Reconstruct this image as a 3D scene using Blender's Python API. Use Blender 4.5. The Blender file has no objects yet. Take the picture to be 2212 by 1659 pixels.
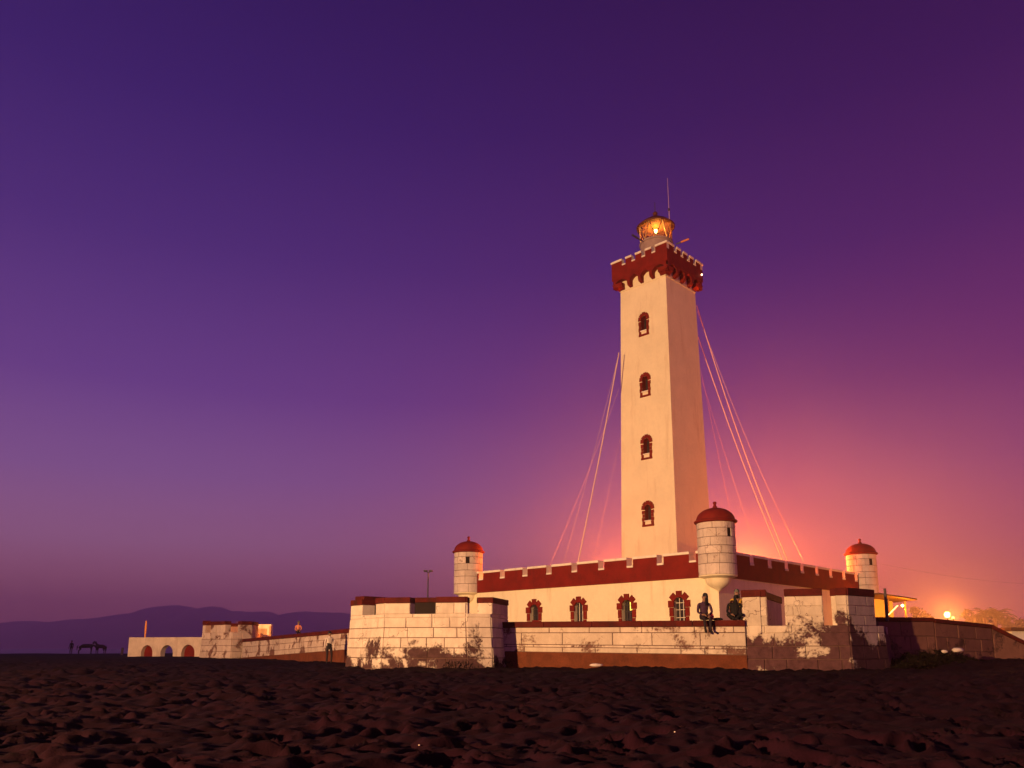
import bpy, bmesh, math, random
import numpy as np
from mathutils import Vector, Matrix
R_ = random.Random(7)
rad = math.radians
S = bpy.context.scene
COL = S.collection

# ------------------------------------------------------------------ camera
FOC, PIT, PPY, PPX, EYE = 1700.0, 0.17576, 1096.5, 1106.0, 0.70    # measured on a 2212 px wide copy
cd = bpy.data.cameras.new('camera'); cam = bpy.data.objects.new('camera', cd); COL.objects.link(cam)
cam.location = (0, 0, EYE); cam.rotation_euler = (math.pi / 2 + PIT, 0, 0)
cd.sensor_width = 36; cd.lens = 36 * FOC / 2212
cd.shift_y = (PPY - 829.5) / 2212
cd.clip_start = .1; cd.clip_end = 20000
S.camera = cam
S.render.resolution_x, S.render.resolution_y = 1024, 768

# ------------------------------------------------------------------ world
W = bpy.data.worlds.new('World'); S.world = W; W.use_nodes = True
wn, wl = W.node_tree.nodes, W.node_tree.links; wn.clear()
def lin(c): return tuple(((v / 255) / 12.92 if v <= 10 else (((v / 255) + .055) / 1.055) ** 2.4) for v in c)
def wramp(stops):
    r = wn.new('ShaderNodeValToRGB'); e = r.color_ramp.elements
    while len(e) > 1: e.remove(e[0])
    e[0].position = stops[0][0]; e[0].color = (*lin(stops[0][1]), 1)
    for p, c in stops[1:]:
        k = e.new(p); k.color = (*lin(c), 1)
    return r
tc = wn.new('ShaderNodeTexCoord'); sp = wn.new('ShaderNodeSeparateXYZ'); wl.new(tc.outputs['Generated'], sp.inputs[0])
SKY_L = wramp([(0, (182, 94, 104)), (.04, (190, 104, 112)), (.075, (182, 110, 132)), (.12, (168, 112, 152)), (.20, (136, 92, 154)), (.30, (103, 64, 141)), (.45, (72, 43, 120)), (.58, (52, 29, 104)), (.70, (40, 20, 88)), (1, (30, 12, 70))])
SKY_R = wramp([(0, (186, 80, 82)), (.04, (188, 82, 92)), (.075, (182, 84, 110)), (.12, (178, 84, 122)), (.20, (150, 71, 124)), (.30, (114, 49, 112)), (.45, (76, 33, 100)), (.58, (54, 22, 84)), (.70, (41, 14, 68)), (1, (30, 10, 56))])
wl.new(sp.outputs['Z'], SKY_L.inputs[0]); wl.new(sp.outputs['Z'], SKY_R.inputs[0])
mr = wn.new('ShaderNodeMapRange'); mr.inputs[1].default_value = -.5; mr.inputs[2].default_value = .6; mr.interpolation_type = 'SMOOTHSTEP'
wl.new(sp.outputs['X'], mr.inputs[0])
mx = wn.new('ShaderNodeMix'); mx.data_type = 'RGBA'
wl.new(mr.outputs[0], mx.inputs[0]); wl.new(SKY_L.outputs[0], mx.inputs[6]); wl.new(SKY_R.outputs[0], mx.inputs[7])
bg = wn.new('ShaderNodeBackground'); bg.inputs[1].default_value = 1.0
# two faint first stars
acc = None
for d, s in (((-.4775, .775, .414), .05), ((.077, .76, .645), .06)):
    v = Vector(d).normalized()
    dp = wn.new('ShaderNodeVectorMath'); dp.operation = 'DOT_PRODUCT'; dp.inputs[1].default_value = v
    wl.new(tc.outputs['Generated'], dp.inputs[0])
    m1 = wn.new('ShaderNodeMapRange'); m1.inputs[1].default_value = math.cos(.0010); m1.inputs[2].default_value = math.cos(.0002)
    m1.inputs[4].default_value = s; wl.new(dp.outputs['Value'], m1.inputs[0])
    if acc is None: acc = m1.outputs[0]
    else:
        ad = wn.new('ShaderNodeMath'); wl.new(acc, ad.inputs[0]); wl.new(m1.outputs[0], ad.inputs[1]); acc = ad.outputs[0]
mx2 = wn.new('ShaderNodeMix'); mx2.data_type = 'RGBA'; mx2.blend_type = 'ADD'; mx2.inputs[0].default_value = 1
wl.new(mx.outputs[2], mx2.inputs[6]); wl.new(acc, mx2.inputs[7])
wl.new(mx2.outputs[2], bg.inputs[0])
wo = wn.new('ShaderNodeOutputWorld'); wl.new(bg.outputs[0], wo.inputs[0])

# ------------------------------------------------------------------ lights
def zof(y, Y): 
    v = (PPY - y) / FOC; c, s = math.cos(PIT), math.sin(PIT)
    return EYE + Y * (v * c + s) / (c - v * s)
def at(x, y, Y):
    z = zof(y, Y); d = Y * math.cos(PIT) + (z - EYE) * math.sin(PIT)
    return Vector(((x - PPX) / FOC * d, Y, z))
def light(name, loc, power, colour, kind='POINT', size=.15, target=None, cone=60, blend=.5):
    l = bpy.data.lights.new(name, kind); l.energy = power; l.color = colour; l.shadow_soft_size = size
    o = bpy.data.objects.new(name, l); COL.objects.link(o); o.location = loc
    if kind == 'SPOT':
        l.spot_size = rad(cone); l.spot_blend = blend
        o.rotation_euler = (Vector(target) - Vector(loc)).to_track_quat('-Z', 'Y').to_euler()
    return o
# street floodlight on the promenade behind and left of the camera
light('promenade_floodlight', (-29.5, -12, 7.2), 205000, (1.0, .54, .205), 'SPOT', .35, (3, 44, 10), 88, .3)
# courtyard floodlights behind the battlements
light('courtyard_floodlight', at(1612, 1236, 51), 26000, (1.0, .18, .03), size=.2)
light('courtyard_floodlight', at(1318, 1240, 49.5), 10000, (1.0, .165, .03), size=.2)
light('promenade_sodium_lamp', at(2046, 1328, 60), 16500, (1.0, .27, .035), size=.26)
light('promenade_sodium_lamp', at(2335, 1320, 44), 4800, (1.0, .27, .04), size=.2)

S.view_settings.view_transform = 'Standard'; S.view_settings.look = 'None'
S.view_settings.exposure = 0; S.view_settings.gamma = 1; S.view_settings.use_curve_mapping = False
S.cycles.use_denoising = True
S.cycles.max_bounces = 8; S.cycles.diffuse_bounces = 3; S.cycles.volume_bounces = 4; S.cycles.transparent_max_bounces = 12
S.cycles.sample_clamp_indirect = 4
S.cycles.volume_step_rate = 1.0; S.cycles.volume_max_steps = 256

# ------------------------------------------------------------------ materials
class NT:
    def __init__(s, name):
        s.m = bpy.data.materials.new(name); s.m.use_nodes = True; s.n = s.m.node_tree.nodes; s.l = s.m.node_tree.links
        s.b = s.n['Principled BSDF']; s.out = s.n['Material Output']
        s.geo = s.n.new('ShaderNodeNewGeometry')
    def noise(s, scale, detail=4, rough=.55, stretch=None, dist=0):
        t = s.n.new('ShaderNodeTexNoise'); t.inputs['Scale'].default_value = scale; t.inputs['Detail'].default_value = detail
        t.inputs['Roughness'].default_value = rough; t.inputs['Distortion'].default_value = dist
        src = s.geo.outputs['Position']
        if stretch:
            mp = s.n.new('ShaderNodeMapping'); mp.inputs['Scale'].default_value = stretch; s.l.new(src, mp.inputs[0]); src = mp.outputs[0]
        s.l.new(src, t.inputs['Vector']); return t.outputs[0]
    def math(s, op, a, b=None, c=None, clamp=False):
        k = s.n.new('ShaderNodeMath'); k.operation = op; k.use_clamp = clamp
        for i, v in enumerate((a, b, c)):
            if v is None: continue
            if isinstance(v, (int, float)): k.inputs[i].default_value = v
            else: s.l.new(v, k.inputs[i])
        return k.outputs[0]
    def mapr(s, v, a, b, c=0., d=1.):
        k = s.n.new('ShaderNodeMapRange'); s.l.new(v, k.inputs[0])
        for i, q in enumerate((a, b, c, d)): k.inputs[i + 1].default_value = q
        return k.outputs[0]
    def mix(s, f, a, b, mode='MIX'):
        k = s.n.new('ShaderNodeMix'); k.data_type = 'RGBA'; k.blend_type = mode
        if isinstance(f, (int, float)): k.inputs[0].default_value = f
        else: s.l.new(f, k.inputs[0])
        for i, v in ((6, a), (7, b)):
            if isinstance(v, tuple): k.inputs[i].default_value = (*v, 1)
            else: s.l.new(v, k.inputs[i])
        return k.outputs[2]
    def scalec(s, col, val):
        k = s.n.new('ShaderNodeVectorMath'); k.operation = 'SCALE'
        if isinstance(col, tuple): k.inputs[0].default_value = col
        else: s.l.new(col, k.inputs[0])
        s.l.new(val, k.inputs[3]); return k.outputs[0]
    def bump(s, h, strength, dist=.02):
        k = s.n.new('ShaderNodeBump'); k.inputs['Strength'].default_value = strength; k.inputs['Distance'].default_value = dist
        s.l.new(h, k.inputs['Height']); s.l.new(k.outputs[0], s.b.inputs['Normal'])
    def fin(s, col, rough=.85, spec=.2):
        if isinstance(col, tuple): s.b.inputs['Base Color'].default_value = (*col, 1)
        else: s.l.new(col, s.b.inputs['Base Color'])
        s.b.inputs['Roughness'].default_value = rough
        s.b.inputs['Specular IOR Level'].default_value = spec
        return s.m

def paint(name, base, var=.18, scale=1.5, rough=.8, dirt=None, dirt_amt=.35, bump=.25, spec=.2):
    t = NT(name)
    n1 = t.noise(scale, 5); n2 = t.noise(scale * 9, 4)
    v = t.math('ADD', t.mapr(n1, .3, .7, 1 - var, 1 + var * .5), t.mapr(n2, .3, .7, -var * .4, var * .4))
    col = t.scalec(base, v)
    if dirt:
        st = t.noise(1.3, 6, .65, (1.6, 1.6, .22))
        col = t.mix(t.math('MULTIPLY', t.mapr(st, .54, .74), dirt_amt, clamp=True), col, dirt)
    t.bump(n2, bump, .015)
    return t.fin(col, rough, spec)

def stone(name, limewash, bare, C=-.35, A=3.2, zmid=1., B=0., scale=.9, blob=1.0):
    """limewashed block masonry with patches where the wash and plaster have come away"""
    t = NT(name)
    oi = t.n.new('ShaderNodeObjectInfo')
    n1 = t.noise(scale, 7, .62, dist=.4); n2 = t.noise(14, 5, .6); n3 = t.noise(3.2, 5, .6)
    sx = t.n.new('ShaderNodeSeparateXYZ'); t.l.new(t.geo.outputs['Position'], sx.inputs[0])
    m = t.math('MULTIPLY_ADD', t.math('SUBTRACT', n1, .5), A * 2.2, C)
    m = t.math('ADD', m, t.math('MULTIPLY', t.math('SUBTRACT', zmid, sx.outputs[2]), B))
    m = t.math('ADD', m, t.math('MULTIPLY', t.math('SUBTRACT', oi.outputs['Random'], .5), .5 * blob))
    m = t.math('ADD', m, t.math('MULTIPLY', t.math('SUBTRACT', n2, .5), 1.6))
    mask = t.mapr(m, -.12, .42)
    tone = t.math('ADD', t.mapr(oi.outputs['Random'], 0, 1, .84, 1.06), t.mapr(n3, .3, .7, -.14, .08))
    wcol = t.scalec(limewash, tone)
    # fine hairline cracks and grime in the wash
    vo = t.n.new('ShaderNodeTexVoronoi'); vo.feature = 'DISTANCE_TO_EDGE'; vo.inputs['Scale'].default_value = 1.1
    dv = t.n.new('ShaderNodeVectorMath'); dv.operation = 'ADD'
    nv = t.n.new('ShaderNodeTexNoise'); nv.inputs['Scale'].default_value = 2.5; t.l.new(t.geo.outputs['Position'], nv.inputs['Vector'])
    t.l.new(t.geo.outputs['Position'], dv.inputs[0]); t.l.new(nv.outputs['Color'], dv.inputs[1]); t.l.new(dv.outputs[0], vo.inputs['Vector'])
    crack = t.math('MULTIPLY', t.mapr(vo.outputs['Distance'], .006, .016, 1, 0), t.mapr(t.noise(.8, 2), .5, .6))
    wcol = t.mix(t.math('MULTIPLY', crack, .7), wcol, bare)
    grime = t.mapr(t.noise(2.1, 6, .7, (1.5, 1.5, .35)), .46, .72, 0, .62)
    wcol = t.mix(grime, wcol, tuple(.55 * a + .45 * b for a, b in zip(limewash, bare)))
    bcol = t.scalec(bare, t.mapr(t.noise(5, 6, .7), .25, .75, .55, 1.5))
    col = t.mix(mask, wcol, bcol)
    h = t.math('SUBTRACT', t.math('MULTIPLY', n2, .35), mask)
    t.bump(h, .8, .025)
    return t.fin(col, .92, .12)

def plain(name, col, rough=.7, spec=.3, metal=0):
    t = NT(name); n = t.noise(6, 4)
    m = t.fin(t.scalec(col, t.mapr(n, .3, .7, .85, 1.12)), rough, spec); t.b.inputs['Metallic'].default_value = metal
    return m
def glow(name, col, strength):
    m = bpy.data.materials.new(name); m.use_nodes = True; b = m.node_tree.nodes['Principled BSDF']
    b.inputs['Base Color'].default_value = (.8, .6, .3, 1)
    b.inputs['Emission Color'].default_value = (*col, 1); b.inputs['Emission Strength'].default_value = strength
    return m

CREAM = paint('cream_plaster', (.76, .67, .49), .08, .7, dirt=(.42, .29, .17), dirt_amt=.4, bump=.2)
REDP = paint('red_paint', (.165, .0105, .0065), .26, 2.0, dirt=(.10, .012, .010), dirt_amt=.6)
DOME = paint('red_dome_paint', (.17, .012, .008), .22, 3.0, dirt=(.09, .015, .010), dirt_amt=.5)
WHITE = paint('white_trim', (.74, .68, .60), .12, 3., dirt=(.35, .24, .2), dirt_amt=.45)
STONE_T = stone('turret_limewash', (.60, .50, .46), (.22, .13, .11), C=-1.15)
STONE_L = stone('left_bastion_limewash', (.58, .49, .45), (.060, .029, .033), C=-.55, zmid=.85, B=1.6, scale=1.0)
STONE_R = stone('right_bastion_limewash', (.56, .47, .41), (.070, .031, .038), C=-.5, A=4.6, zmid=1.30, B=1.25, scale=.62)
STONE_M = stone('curtain_wall_limewash', (.58, .48, .42), (.14, .07, .06), C=-.5, scale=1.0)
STONE_F = stone('far_wall_limewash', (.50, .39, .36), (.13, .06, .055), C=-.5, scale=1.3)
MORTAR = paint('mortar', (.13, .07, .062), .3, 4, .95)
PLINTH = paint('plinth_red_wash', (.12, .032, .015), .35, 2.2, .9, dirt=(.06, .02, .012), dirt_amt=.8)
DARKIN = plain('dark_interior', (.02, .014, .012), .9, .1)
METAL = plain('dark_metal', (.05, .04, .045), .5, .5)
CABLEM = plain('warm_tinted_cable', (.80, .58, .46), .5, .4)  # cable metal with warm lamplight tinted into its base colour
CONC = plain('concrete', (.32, .27, .24), .9, .1)
OCHRE = paint('ochre_wall', (.52, .33, .12), .15, 2)
WOODR = plain('brown_roof', (.14, .07, .04), .8, .2)

def glass_mat(name, tint=(.9, .85, .8), tr=.8):
    m = bpy.data.materials.new(name); m.use_nodes = True; n = m.node_tree.nodes; l = m.node_tree.links; n.clear()
    t = n.new('ShaderNodeBsdfTransparent'); t.inputs[0].default_value = (*tint, 1)
    g = n.new('ShaderNodeBsdfGlossy'); g.inputs['Roughness'].default_value = .06
    x = n.new('ShaderNodeMixShader'); x.inputs[0].default_value = 1 - tr; o = n.new('ShaderNodeOutputMaterial')
    l.new(t.outputs[0], x.inputs[1]); l.new(g.outputs[0], x.inputs[2]); l.new(x.outputs[0], o.inputs[0]); return m
CAPM = paint('worn_red_coping', (.080, .0075, .006), .4, 2.2, .85, dirt=(.02, .008, .007), dirt_amt=.9)
BACK_SHADE = paint('shaded_back_parapet', (.022, .014, .014), .3, 3, .9)  # near-black colour paints in the shade on the back parapet's inner side
GLASS = glass_mat('lantern_glass', (1.0, .74, .36), .88)
PANE = plain('window_glass', (.03, .025, .03), .12, .6)
PANE_LIT = glow('lit_window_glass', (1.0, .70, .08), 2.6)

# ------------------------------------------------------------------ mesh helpers
class MB:
    def __init__(s): s.v = []; s.f = []; s.mi = []
    def face(s, pts, mi=0):
        i = len(s.v); s.v += [tuple(p) for p in pts]; s.f.append(tuple(range(i, i + len(pts)))); s.mi.append(mi)
    def grid(s, rows, close=False, mi=0):
        i = len(s.v); n = len(rows[0]); s.v += [tuple(p) for r in rows for p in r]
        for a in range(len(rows) - 1):
            for b in range(n if close else n - 1):
                c = (b + 1) % n
                s.f.append((i + a * n + b, i + a * n + c, i + (a + 1) * n + c, i + (a + 1) * n + b)); s.mi.append(mi)
    def box(s, o, ax, ay, az, mi=0, skip=()):
        """corner o and three edge vectors"""
        o, ax, ay, az = map(Vector, (o, ax, ay, az))
        p = [o, o + ax, o + ax + ay, o + ay, o + az, o + ax + az, o + ax + ay + az, o + ay + az]
        for k, q in enumerate(((3, 2, 1, 0), (4, 5, 6, 7), (0, 1, 5, 4), (1, 2, 6, 5), (2, 3, 7, 6), (3, 0, 4, 7))):
            if k in skip: continue
            s.face([p[j] for j in q], mi[k] if isinstance(mi, (list, tuple)) else mi)
    def cbox(s, c, sx, sy, sz, rz=0, mi=0):
        m = Matrix.Rotation(rz, 3, 'Z'); ax, ay = m @ Vector((sx, 0, 0)), m @ Vector((0, sy, 0))
        s.box(Vector(c) - ax / 2 - ay / 2, ax, ay, (0, 0, sz), mi)
    def lathe(s, prof, c=(0, 0, 0), n=32, mi=0, a0=0, a1=2 * math.pi):
        c = Vector(c); full = abs(a1 - a0 - 2 * math.pi) < 1e-6; k = n if full else n + 1
        s.grid([[c + Vector((r * math.cos(a0 + (a1 - a0) * j / n), r * math.sin(a0 + (a1 - a0) * j / n), z)) for j in range(k)] for r, z in prof], full, mi)
    def tube(s, pts, r, n=6, mi=0, cap=True):
        pts = [Vector(p) for p in pts]; rows = []
        for i, p in enumerate(pts):
            t = (pts[min(i + 1, len(pts) - 1)] - pts[max(i - 1, 0)]).normalized()
            a = t.cross(Vector((0, 0, 1)) if abs(t.z) < .9 else Vector((1, 0, 0))).normalized(); b = t.cross(a)
            rr = r[i] if isinstance(r, (list, tuple)) else r
            rows.append([p + (a * math.cos(2 * math.pi * j / n) + b * math.sin(2 * math.pi * j / n)) * rr for j in range(n)])
        s.grid(rows, True, mi)
        if cap: s.face(rows[0][::-1], mi); s.face(rows[-1], mi)
    def poly_prism(s, pts, z0, z1, batter=0, mi=0):
        """closed plan polygon; batter pushes the foot outwards"""
        n = len(pts); c = sum((Vector((p[0], p[1])) for p in pts), Vector((0, 0))) / n
        lo = []
        for p in pts:
            d = (Vector((p[0], p[1])) - c).normalized(); lo.append((p[0] + d.x * batter, p[1] + d.y * batter, z0))
        hi = [(p[0], p[1], z1) for p in pts]
        for i in range(n):
            j = (i + 1) % n; s.face((lo[i], lo[j], hi[j], hi[i]), mi)
        s.face(hi, mi)
    def build(s, name, mats, parent=None, smooth=False, weld=False, bevel=0):
        me = bpy.data.meshes.new(name); me.from_pydata(s.v, [], s.f)
        if not isinstance(mats, (list, tuple)): mats = [mats]
        for m in mats: me.materials.append(m)
        me.polygons.foreach_set('material_index', s.mi)
        if weld or bevel or smooth:
            b = bmesh.new(); b.from_mesh(me); bmesh.ops.remove_doubles(b, verts=b.verts, dist=1e-4)
            bmesh.ops.recalc_face_normals(b, faces=b.faces)
            if bevel: bmesh.ops.bevel(b, geom=b.edges[:], offset=bevel, segments=1, affect='EDGES', clamp_overlap=True)
            b.to_mesh(me); b.free()
        if smooth:
            me.polygons.foreach_set('use_smooth', [True] * len(me.polygons))
            try: me.set_sharp_from_angle(angle=rad(35))
            except Exception: pass
        me.update()
        return link(name, me, parent)
def link(name, me, parent=None):
    o = bpy.data.objects.new(name, me); COL.objects.link(o)
    if parent: attach(o, parent)
    return o
def world_of(o):
    m = o.matrix_basis.copy()
    return world_of(o.parent) @ o.matrix_parent_inverse @ m if o.parent else m
def attach(o, parent):
    o.parent = parent; o.matrix_parent_inverse = world_of(parent).inverted()
def tag(o, label=None, cat=None, group=None, kind=None):
    if label: o['label'] = label
    if cat: o['category'] = cat
    if group: o['group'] = group
    if kind: o['kind'] = kind
    return o
def thing(name, label, cat, loc=(0, 0, 0), group=None):
    o = bpy.data.objects.new(name, None); COL.objects.link(o); o.location = loc; o.empty_display_size = .3
    return tag(o, label, cat, group)

def block(name, q, n, mat, parent, out=.0, deep=.06, ch=.014, jit=.009):
    """one dressed stone: q = four corners on the wall face, n outward normal"""
    q = [Vector(p) for p in q]; n = Vector(n).normalized(); c = sum(q, Vector()) / 4
    out += R_.uniform(-jit, jit)
    q = [p + (p - c).normalized() * R_.uniform(-.004, .002) for p in q]
    ins = [p + (c - p).normalized() * ch * 1.6 for p in q]
    b = MB()
    rows = [[p - n * deep for p in q], [p + n * (out - ch) for p in q], [p + n * out for p in ins]]
    b.grid(rows, True); b.face([p + n * out for p in ins])
    return b.build(name, mat, parent)

def rows_on_face(parent, P, n, vs, mat, lo=.55, hi=1.05, joint=.018, name='stone_block', out=.03, seed=0, first=None):
    """lay courses of blocks on the bilinear quad P = (bl, br, tr, tl); vs = course boundaries 0..1"""
    rr = random.Random(seed); P = [Vector(p) for p in P]
    def m(u, v): return (P[0] * (1 - u) + P[1] * u) * (1 - v) + (P[3] * (1 - u) + P[2] * u) * v
    H = (P[3] - P[0]).length
    for k in range(len(vs) - 1):
        v0, v1 = vs[k], vs[k + 1]; L = (m(1, v0) - m(0, v0)).length
        if L < .05: continue
        us = [0.]; x = rr.uniform(.35, .8) * lo if k % 2 else rr.uniform(lo, hi)
        while x < L - lo * .45:
            us.append(x / L); x += rr.uniform(lo, hi)
        us.append(1.)
        ju, jv = joint / 2 / L, joint / 2 / H
        for a, b in zip(us[:-1], us[1:]):
            if (b - a) * L < .07: continue
            block(name, (m(a + ju, v0 + jv), m(b - ju, v0 + jv), m(b - ju, v1 - jv), m(a + ju, v1 - jv)), n, mat, parent, out)

def arch_wall(mb, u0, u1, v0, v1, ops, mp, depth, mi=0, mir=None, seg=10):
    """wall face with (stacked) arched openings; ops = (ua, ub, va, vspring, rise); mp(u, v, d) -> point"""
    mir = mi if mir is None else mir
    cols = {}
    for o in ops: cols.setdefault((round(o[0], 4), round(o[1], 4)), []).append(o)
    x = u0
    for (a, b), lst in sorted(cols.items()):
        lst = sorted(lst, key=lambda o: o[2])
        mb.face((mp(x, v0, 0), mp(a, v0, 0), mp(a, v1, 0), mp(x, v1, 0)), mi)
        def top(o, u):
            t = (u - (a + b) / 2) / ((b - a) / 2); return o[3] + o[4] * math.sqrt(max(0, 1 - t * t))
        us = [a + (b - a) * (1 - math.cos(math.pi * j / seg)) / 2 for j in range(seg + 1)]
        for s_, e in zip(us[:-1], us[1:]):
            ls = le = v0
            for o in lst:
                mb.face((mp(s_, ls, 0), mp(e, le, 0), mp(e, o[2], 0), mp(s_, o[2], 0)), mi)
                mb.face((mp(s_, top(o, s_), 0), mp(e, top(o, e), 0), mp(e, top(o, e), depth), mp(s_, top(o, s_), depth)), mir)
                ls, le = top(o, s_), top(o, e)
            mb.face((mp(s_, ls, 0), mp(e, le, 0), mp(e, v1, 0), mp(s_, v1, 0)), mi)
        for o in lst:
            mb.face((mp(a, o[2], 0), mp(b, o[2], 0), mp(b, o[2], depth), mp(a, o[2], depth)), mir)
            mb.face((mp(a, o[2], 0), mp(a, o[2], depth), mp(a, o[3], depth), mp(a, o[3], 0)), mir)
            mb.face((mp(b, o[2], 0), mp(b, o[3], 0), mp(b, o[3], depth), mp(b, o[2], depth)), mir)
        x = b
    mb.face((mp(x, v0, 0), mp(u1, v0, 0), mp(u1, v1, 0), mp(x, v1, 0)), mi)

# ------------------------------------------------------------------ noise for terrain
_g = np.random.default_rng(3); _T = _g.random((256, 256))
def vnoise(x, y):
    xi, yi = np.floor(x).astype(int), np.floor(y).astype(int); fx, fy = x - xi, y - yi
    fx = fx * fx * fx * (fx * (fx * 6 - 15) + 10); fy = fy * fy * fy * (fy * (fy * 6 - 15) + 10)
    t = lambda a, b: _T[a & 255, b & 255]
    return (t(xi, yi) * (1 - fx) + t(xi + 1, yi) * fx) * (1 - fy) + (t(xi, yi + 1) * (1 - fx) + t(xi + 1, yi + 1) * fx) * fy
def fbm(x, y, o=4, g=.5):
    s = np.zeros_like(x); a = 1.; n = 0
    for k in range(o): s += a * vnoise(x * 2 ** k + 17.3 * k, y * 2 ** k + 9.1 * k); n += a; a *= g
    return s / n
def sstep(a, b, x):
    t = np.clip((x - a) / (b - a), 0, 1); return t * t * (3 - 2 * t)
def grid_mesh(name, X, Y, Z, mat, kind):
    nr, nc = X.shape
    co = np.stack([X, Y, Z], -1).reshape(-1, 3)
    i = np.arange(nr * nc).reshape(nr, nc)
    f = np.stack([i[:-1, :-1], i[:-1, 1:], i[1:, 1:], i[1:, :-1]], -1).reshape(-1, 4)
    me = bpy.data.meshes.new(name); me.vertices.add(len(co)); me.vertices.foreach_set('co', co.ravel())
    me.loops.add(f.size); me.loops.foreach_set('vertex_index', f.ravel().astype(np.int32))
    me.polygons.add(len(f)); me.polygons.foreach_set('loop_start', np.arange(0, f.size, 4, dtype=np.int32))
    me.update(calc_edges=True); me.polygons.foreach_set('use_smooth', np.ones(len(f), bool)); me.materials.append(mat)
    return tag(link(name, me), kind=kind)

# ------------------------------------------------------------------ sand
t = NT('beach_sand')
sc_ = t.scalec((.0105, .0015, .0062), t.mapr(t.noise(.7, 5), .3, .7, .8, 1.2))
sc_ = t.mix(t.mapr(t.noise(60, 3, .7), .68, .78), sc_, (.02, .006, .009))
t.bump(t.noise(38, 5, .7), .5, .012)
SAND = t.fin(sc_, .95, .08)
ys = np.concatenate([np.geomspace(2.2, 62, 560), np.geomspace(63, 400, 70), [520, 700]])
cs = np.linspace(-1, 1, 620)
Yg = np.repeat(ys[:, None], len(cs), 1); half = 4.5 + Yg * .95
Xg = cs[None, :] * half
def sand_h(x, y):
    n = fbm(x * .22, y * .22, 3) - .5
    a = .17 * n
    x_, y_ = x + .5 * (fbm(x * .8, y * .8, 2) - .5), y + .5 * (fbm(x * .8 + 30, y * .8, 2) - .5)
    r1 = np.abs(fbm(x_ * 1.9 + .8 * y_, y_ * 2.0, 3) - .5) * 2          # scuffed hollows
    r2 = fbm(x_ * 4.2 - y_ * 1.3, y_ * 4.6 + x_ * .8, 3) - .5
    r3 = np.abs(fbm(x_ * 3.1 + 40, y_ * 3.5 - 1.4 * x_, 2) - .5) * 2
    r4 = fbm(x * 9.5 + 2.1 * y, y * 10.5 - 1.5 * x, 2) - .5
    near = 1 - sstep(30, 70, y)
    a += near * (1 + .55 * sstep(7, 15, y)) * (.07 * (r1 - .35) + .055 * r2 + .045 * (r3 - .4) + .022 * r4 + .011 * (fbm(x * 23, y * 25 + x * 4, 2) - .5) + .09 * (fbm(x_ * .9, y_ * 1.0, 2) - .5))
    # footprints
    left = 1 - sstep(-4, 14, x)
    a += -.25 * sstep(55, 115, y) * left - 4.2 * sstep(122, 240, y) * left
    return a
fp = np.random.default_rng(11)
Zg = sand_h(Xg, Yg)
for k in range(620):
    y0 = fp.uniform(4.5, 15); x0 = fp.uniform(-.75, .75) * y0; ang = fp.uniform(0, 6.28)
    l, w, dph = fp.uniform(.13, .2), fp.uniform(.06, .10), fp.uniform(.03, .065)
    dx, dy = Xg - x0, Yg - y0; near = (np.abs(dx) < 1) & (np.abs(dy) < 1)
    u = (dx * math.cos(ang) + dy * math.sin(ang)) / l; v = (-dx * math.sin(ang) + dy * math.cos(ang)) / w
    q = np.sqrt(u * u + v * v); Zg += np.where(near, -dph * np.exp(-q ** 4) + .45 * dph * np.exp(-((q - 1.3) / .28) ** 2), 0)
# wind-blown heaps at the foot of the walls
for px, Y, hh, wx, wy in ((1330, 26.9, .16, .9, .6), (1180, 28.0, .10, 1.6, .6), (1500, 25.6, .07, 1.6, .5), (900, 26.0, .06, 2.5, .5), (2060, 27.0, .22, 4.5, .9), (2210, 29, .3, 4, 1.5)):
    c = at(px, 1430, Y); Zg += hh * np.exp(-((Xg - c.x) / wx) ** 2 - ((Yg - c.y) / wy) ** 2)
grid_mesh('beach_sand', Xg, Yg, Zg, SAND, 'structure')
# the same beach goes on behind and beside the camera
xs2 = np.linspace(-520, 520, 60); ys2 = np.linspace(-90, 2.3, 40)
X2, Y2 = np.meshgrid(xs2, ys2); 
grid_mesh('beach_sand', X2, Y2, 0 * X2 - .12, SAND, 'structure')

# ------------------------------------------------------------------ sea and hills
t = NT('sea_water'); t.bump(t.noise(.35, 4, .6, (1, 3, 1)), .35, .3)
SEA = t.fin((.012, .010, .022), .38, .3)
b = MB(); b.face([(-3590, 120, -3.6), (1590, 120, -3.6), (1590, 4310, -3.6), (-3590, 4310, -3.6)])
tag(b.build('sea', SEA), kind='structure')
HILLM = paint('hill_scrub', (.34, .12, .10), .3, .004, .95)
prof = [(-500, 1372), (-200, 1352), (0, 1346), (60, 1343), (127, 1342), (160, 1341), (200, 1337.5), (253, 1333), (300, 1324), (335, 1314.5), (360, 1312), (386, 1310.5), (410, 1313), (432, 1321.5), (450, 1316), (466, 1313), (490, 1317), (508, 1321), (524, 1320), (560, 1324.5), (585, 1323), (611, 1328), (635, 1322.5), (652, 1320.5), (690, 1325), (748, 1327), (820, 1333), (900, 1344), (1000, 1362), (1150, 1386), (1400, 1397)]
px = np.array([p[0] for p in prof]); pz = np.array([zof(p[1], 3600) for p in prof])
pxw = np.array([at(p[0], p[1], 3600).x for p in prof])
hx = np.linspace(pxw[0], pxw[-1], 420); hz = np.interp(hx, pxw, pz)
hz = hz + (vnoise(hx / 75, hx * 0 + 3) - .5) * 15 + (vnoise(hx / 17, hx * 0 + 8) - .5) * 3
T = np.linspace(0, 1.6, 46)
HX = np.repeat(hx[None, :], len(T), 0); HY = 2500 + 1100 * T[:, None] + 0 * HX
env = np.where(T < 1, np.sin(np.clip(T, 0, 1) * math.pi / 2) ** 2.2, np.cos((T - 1) / .6 * math.pi / 2))[:, None]
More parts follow.
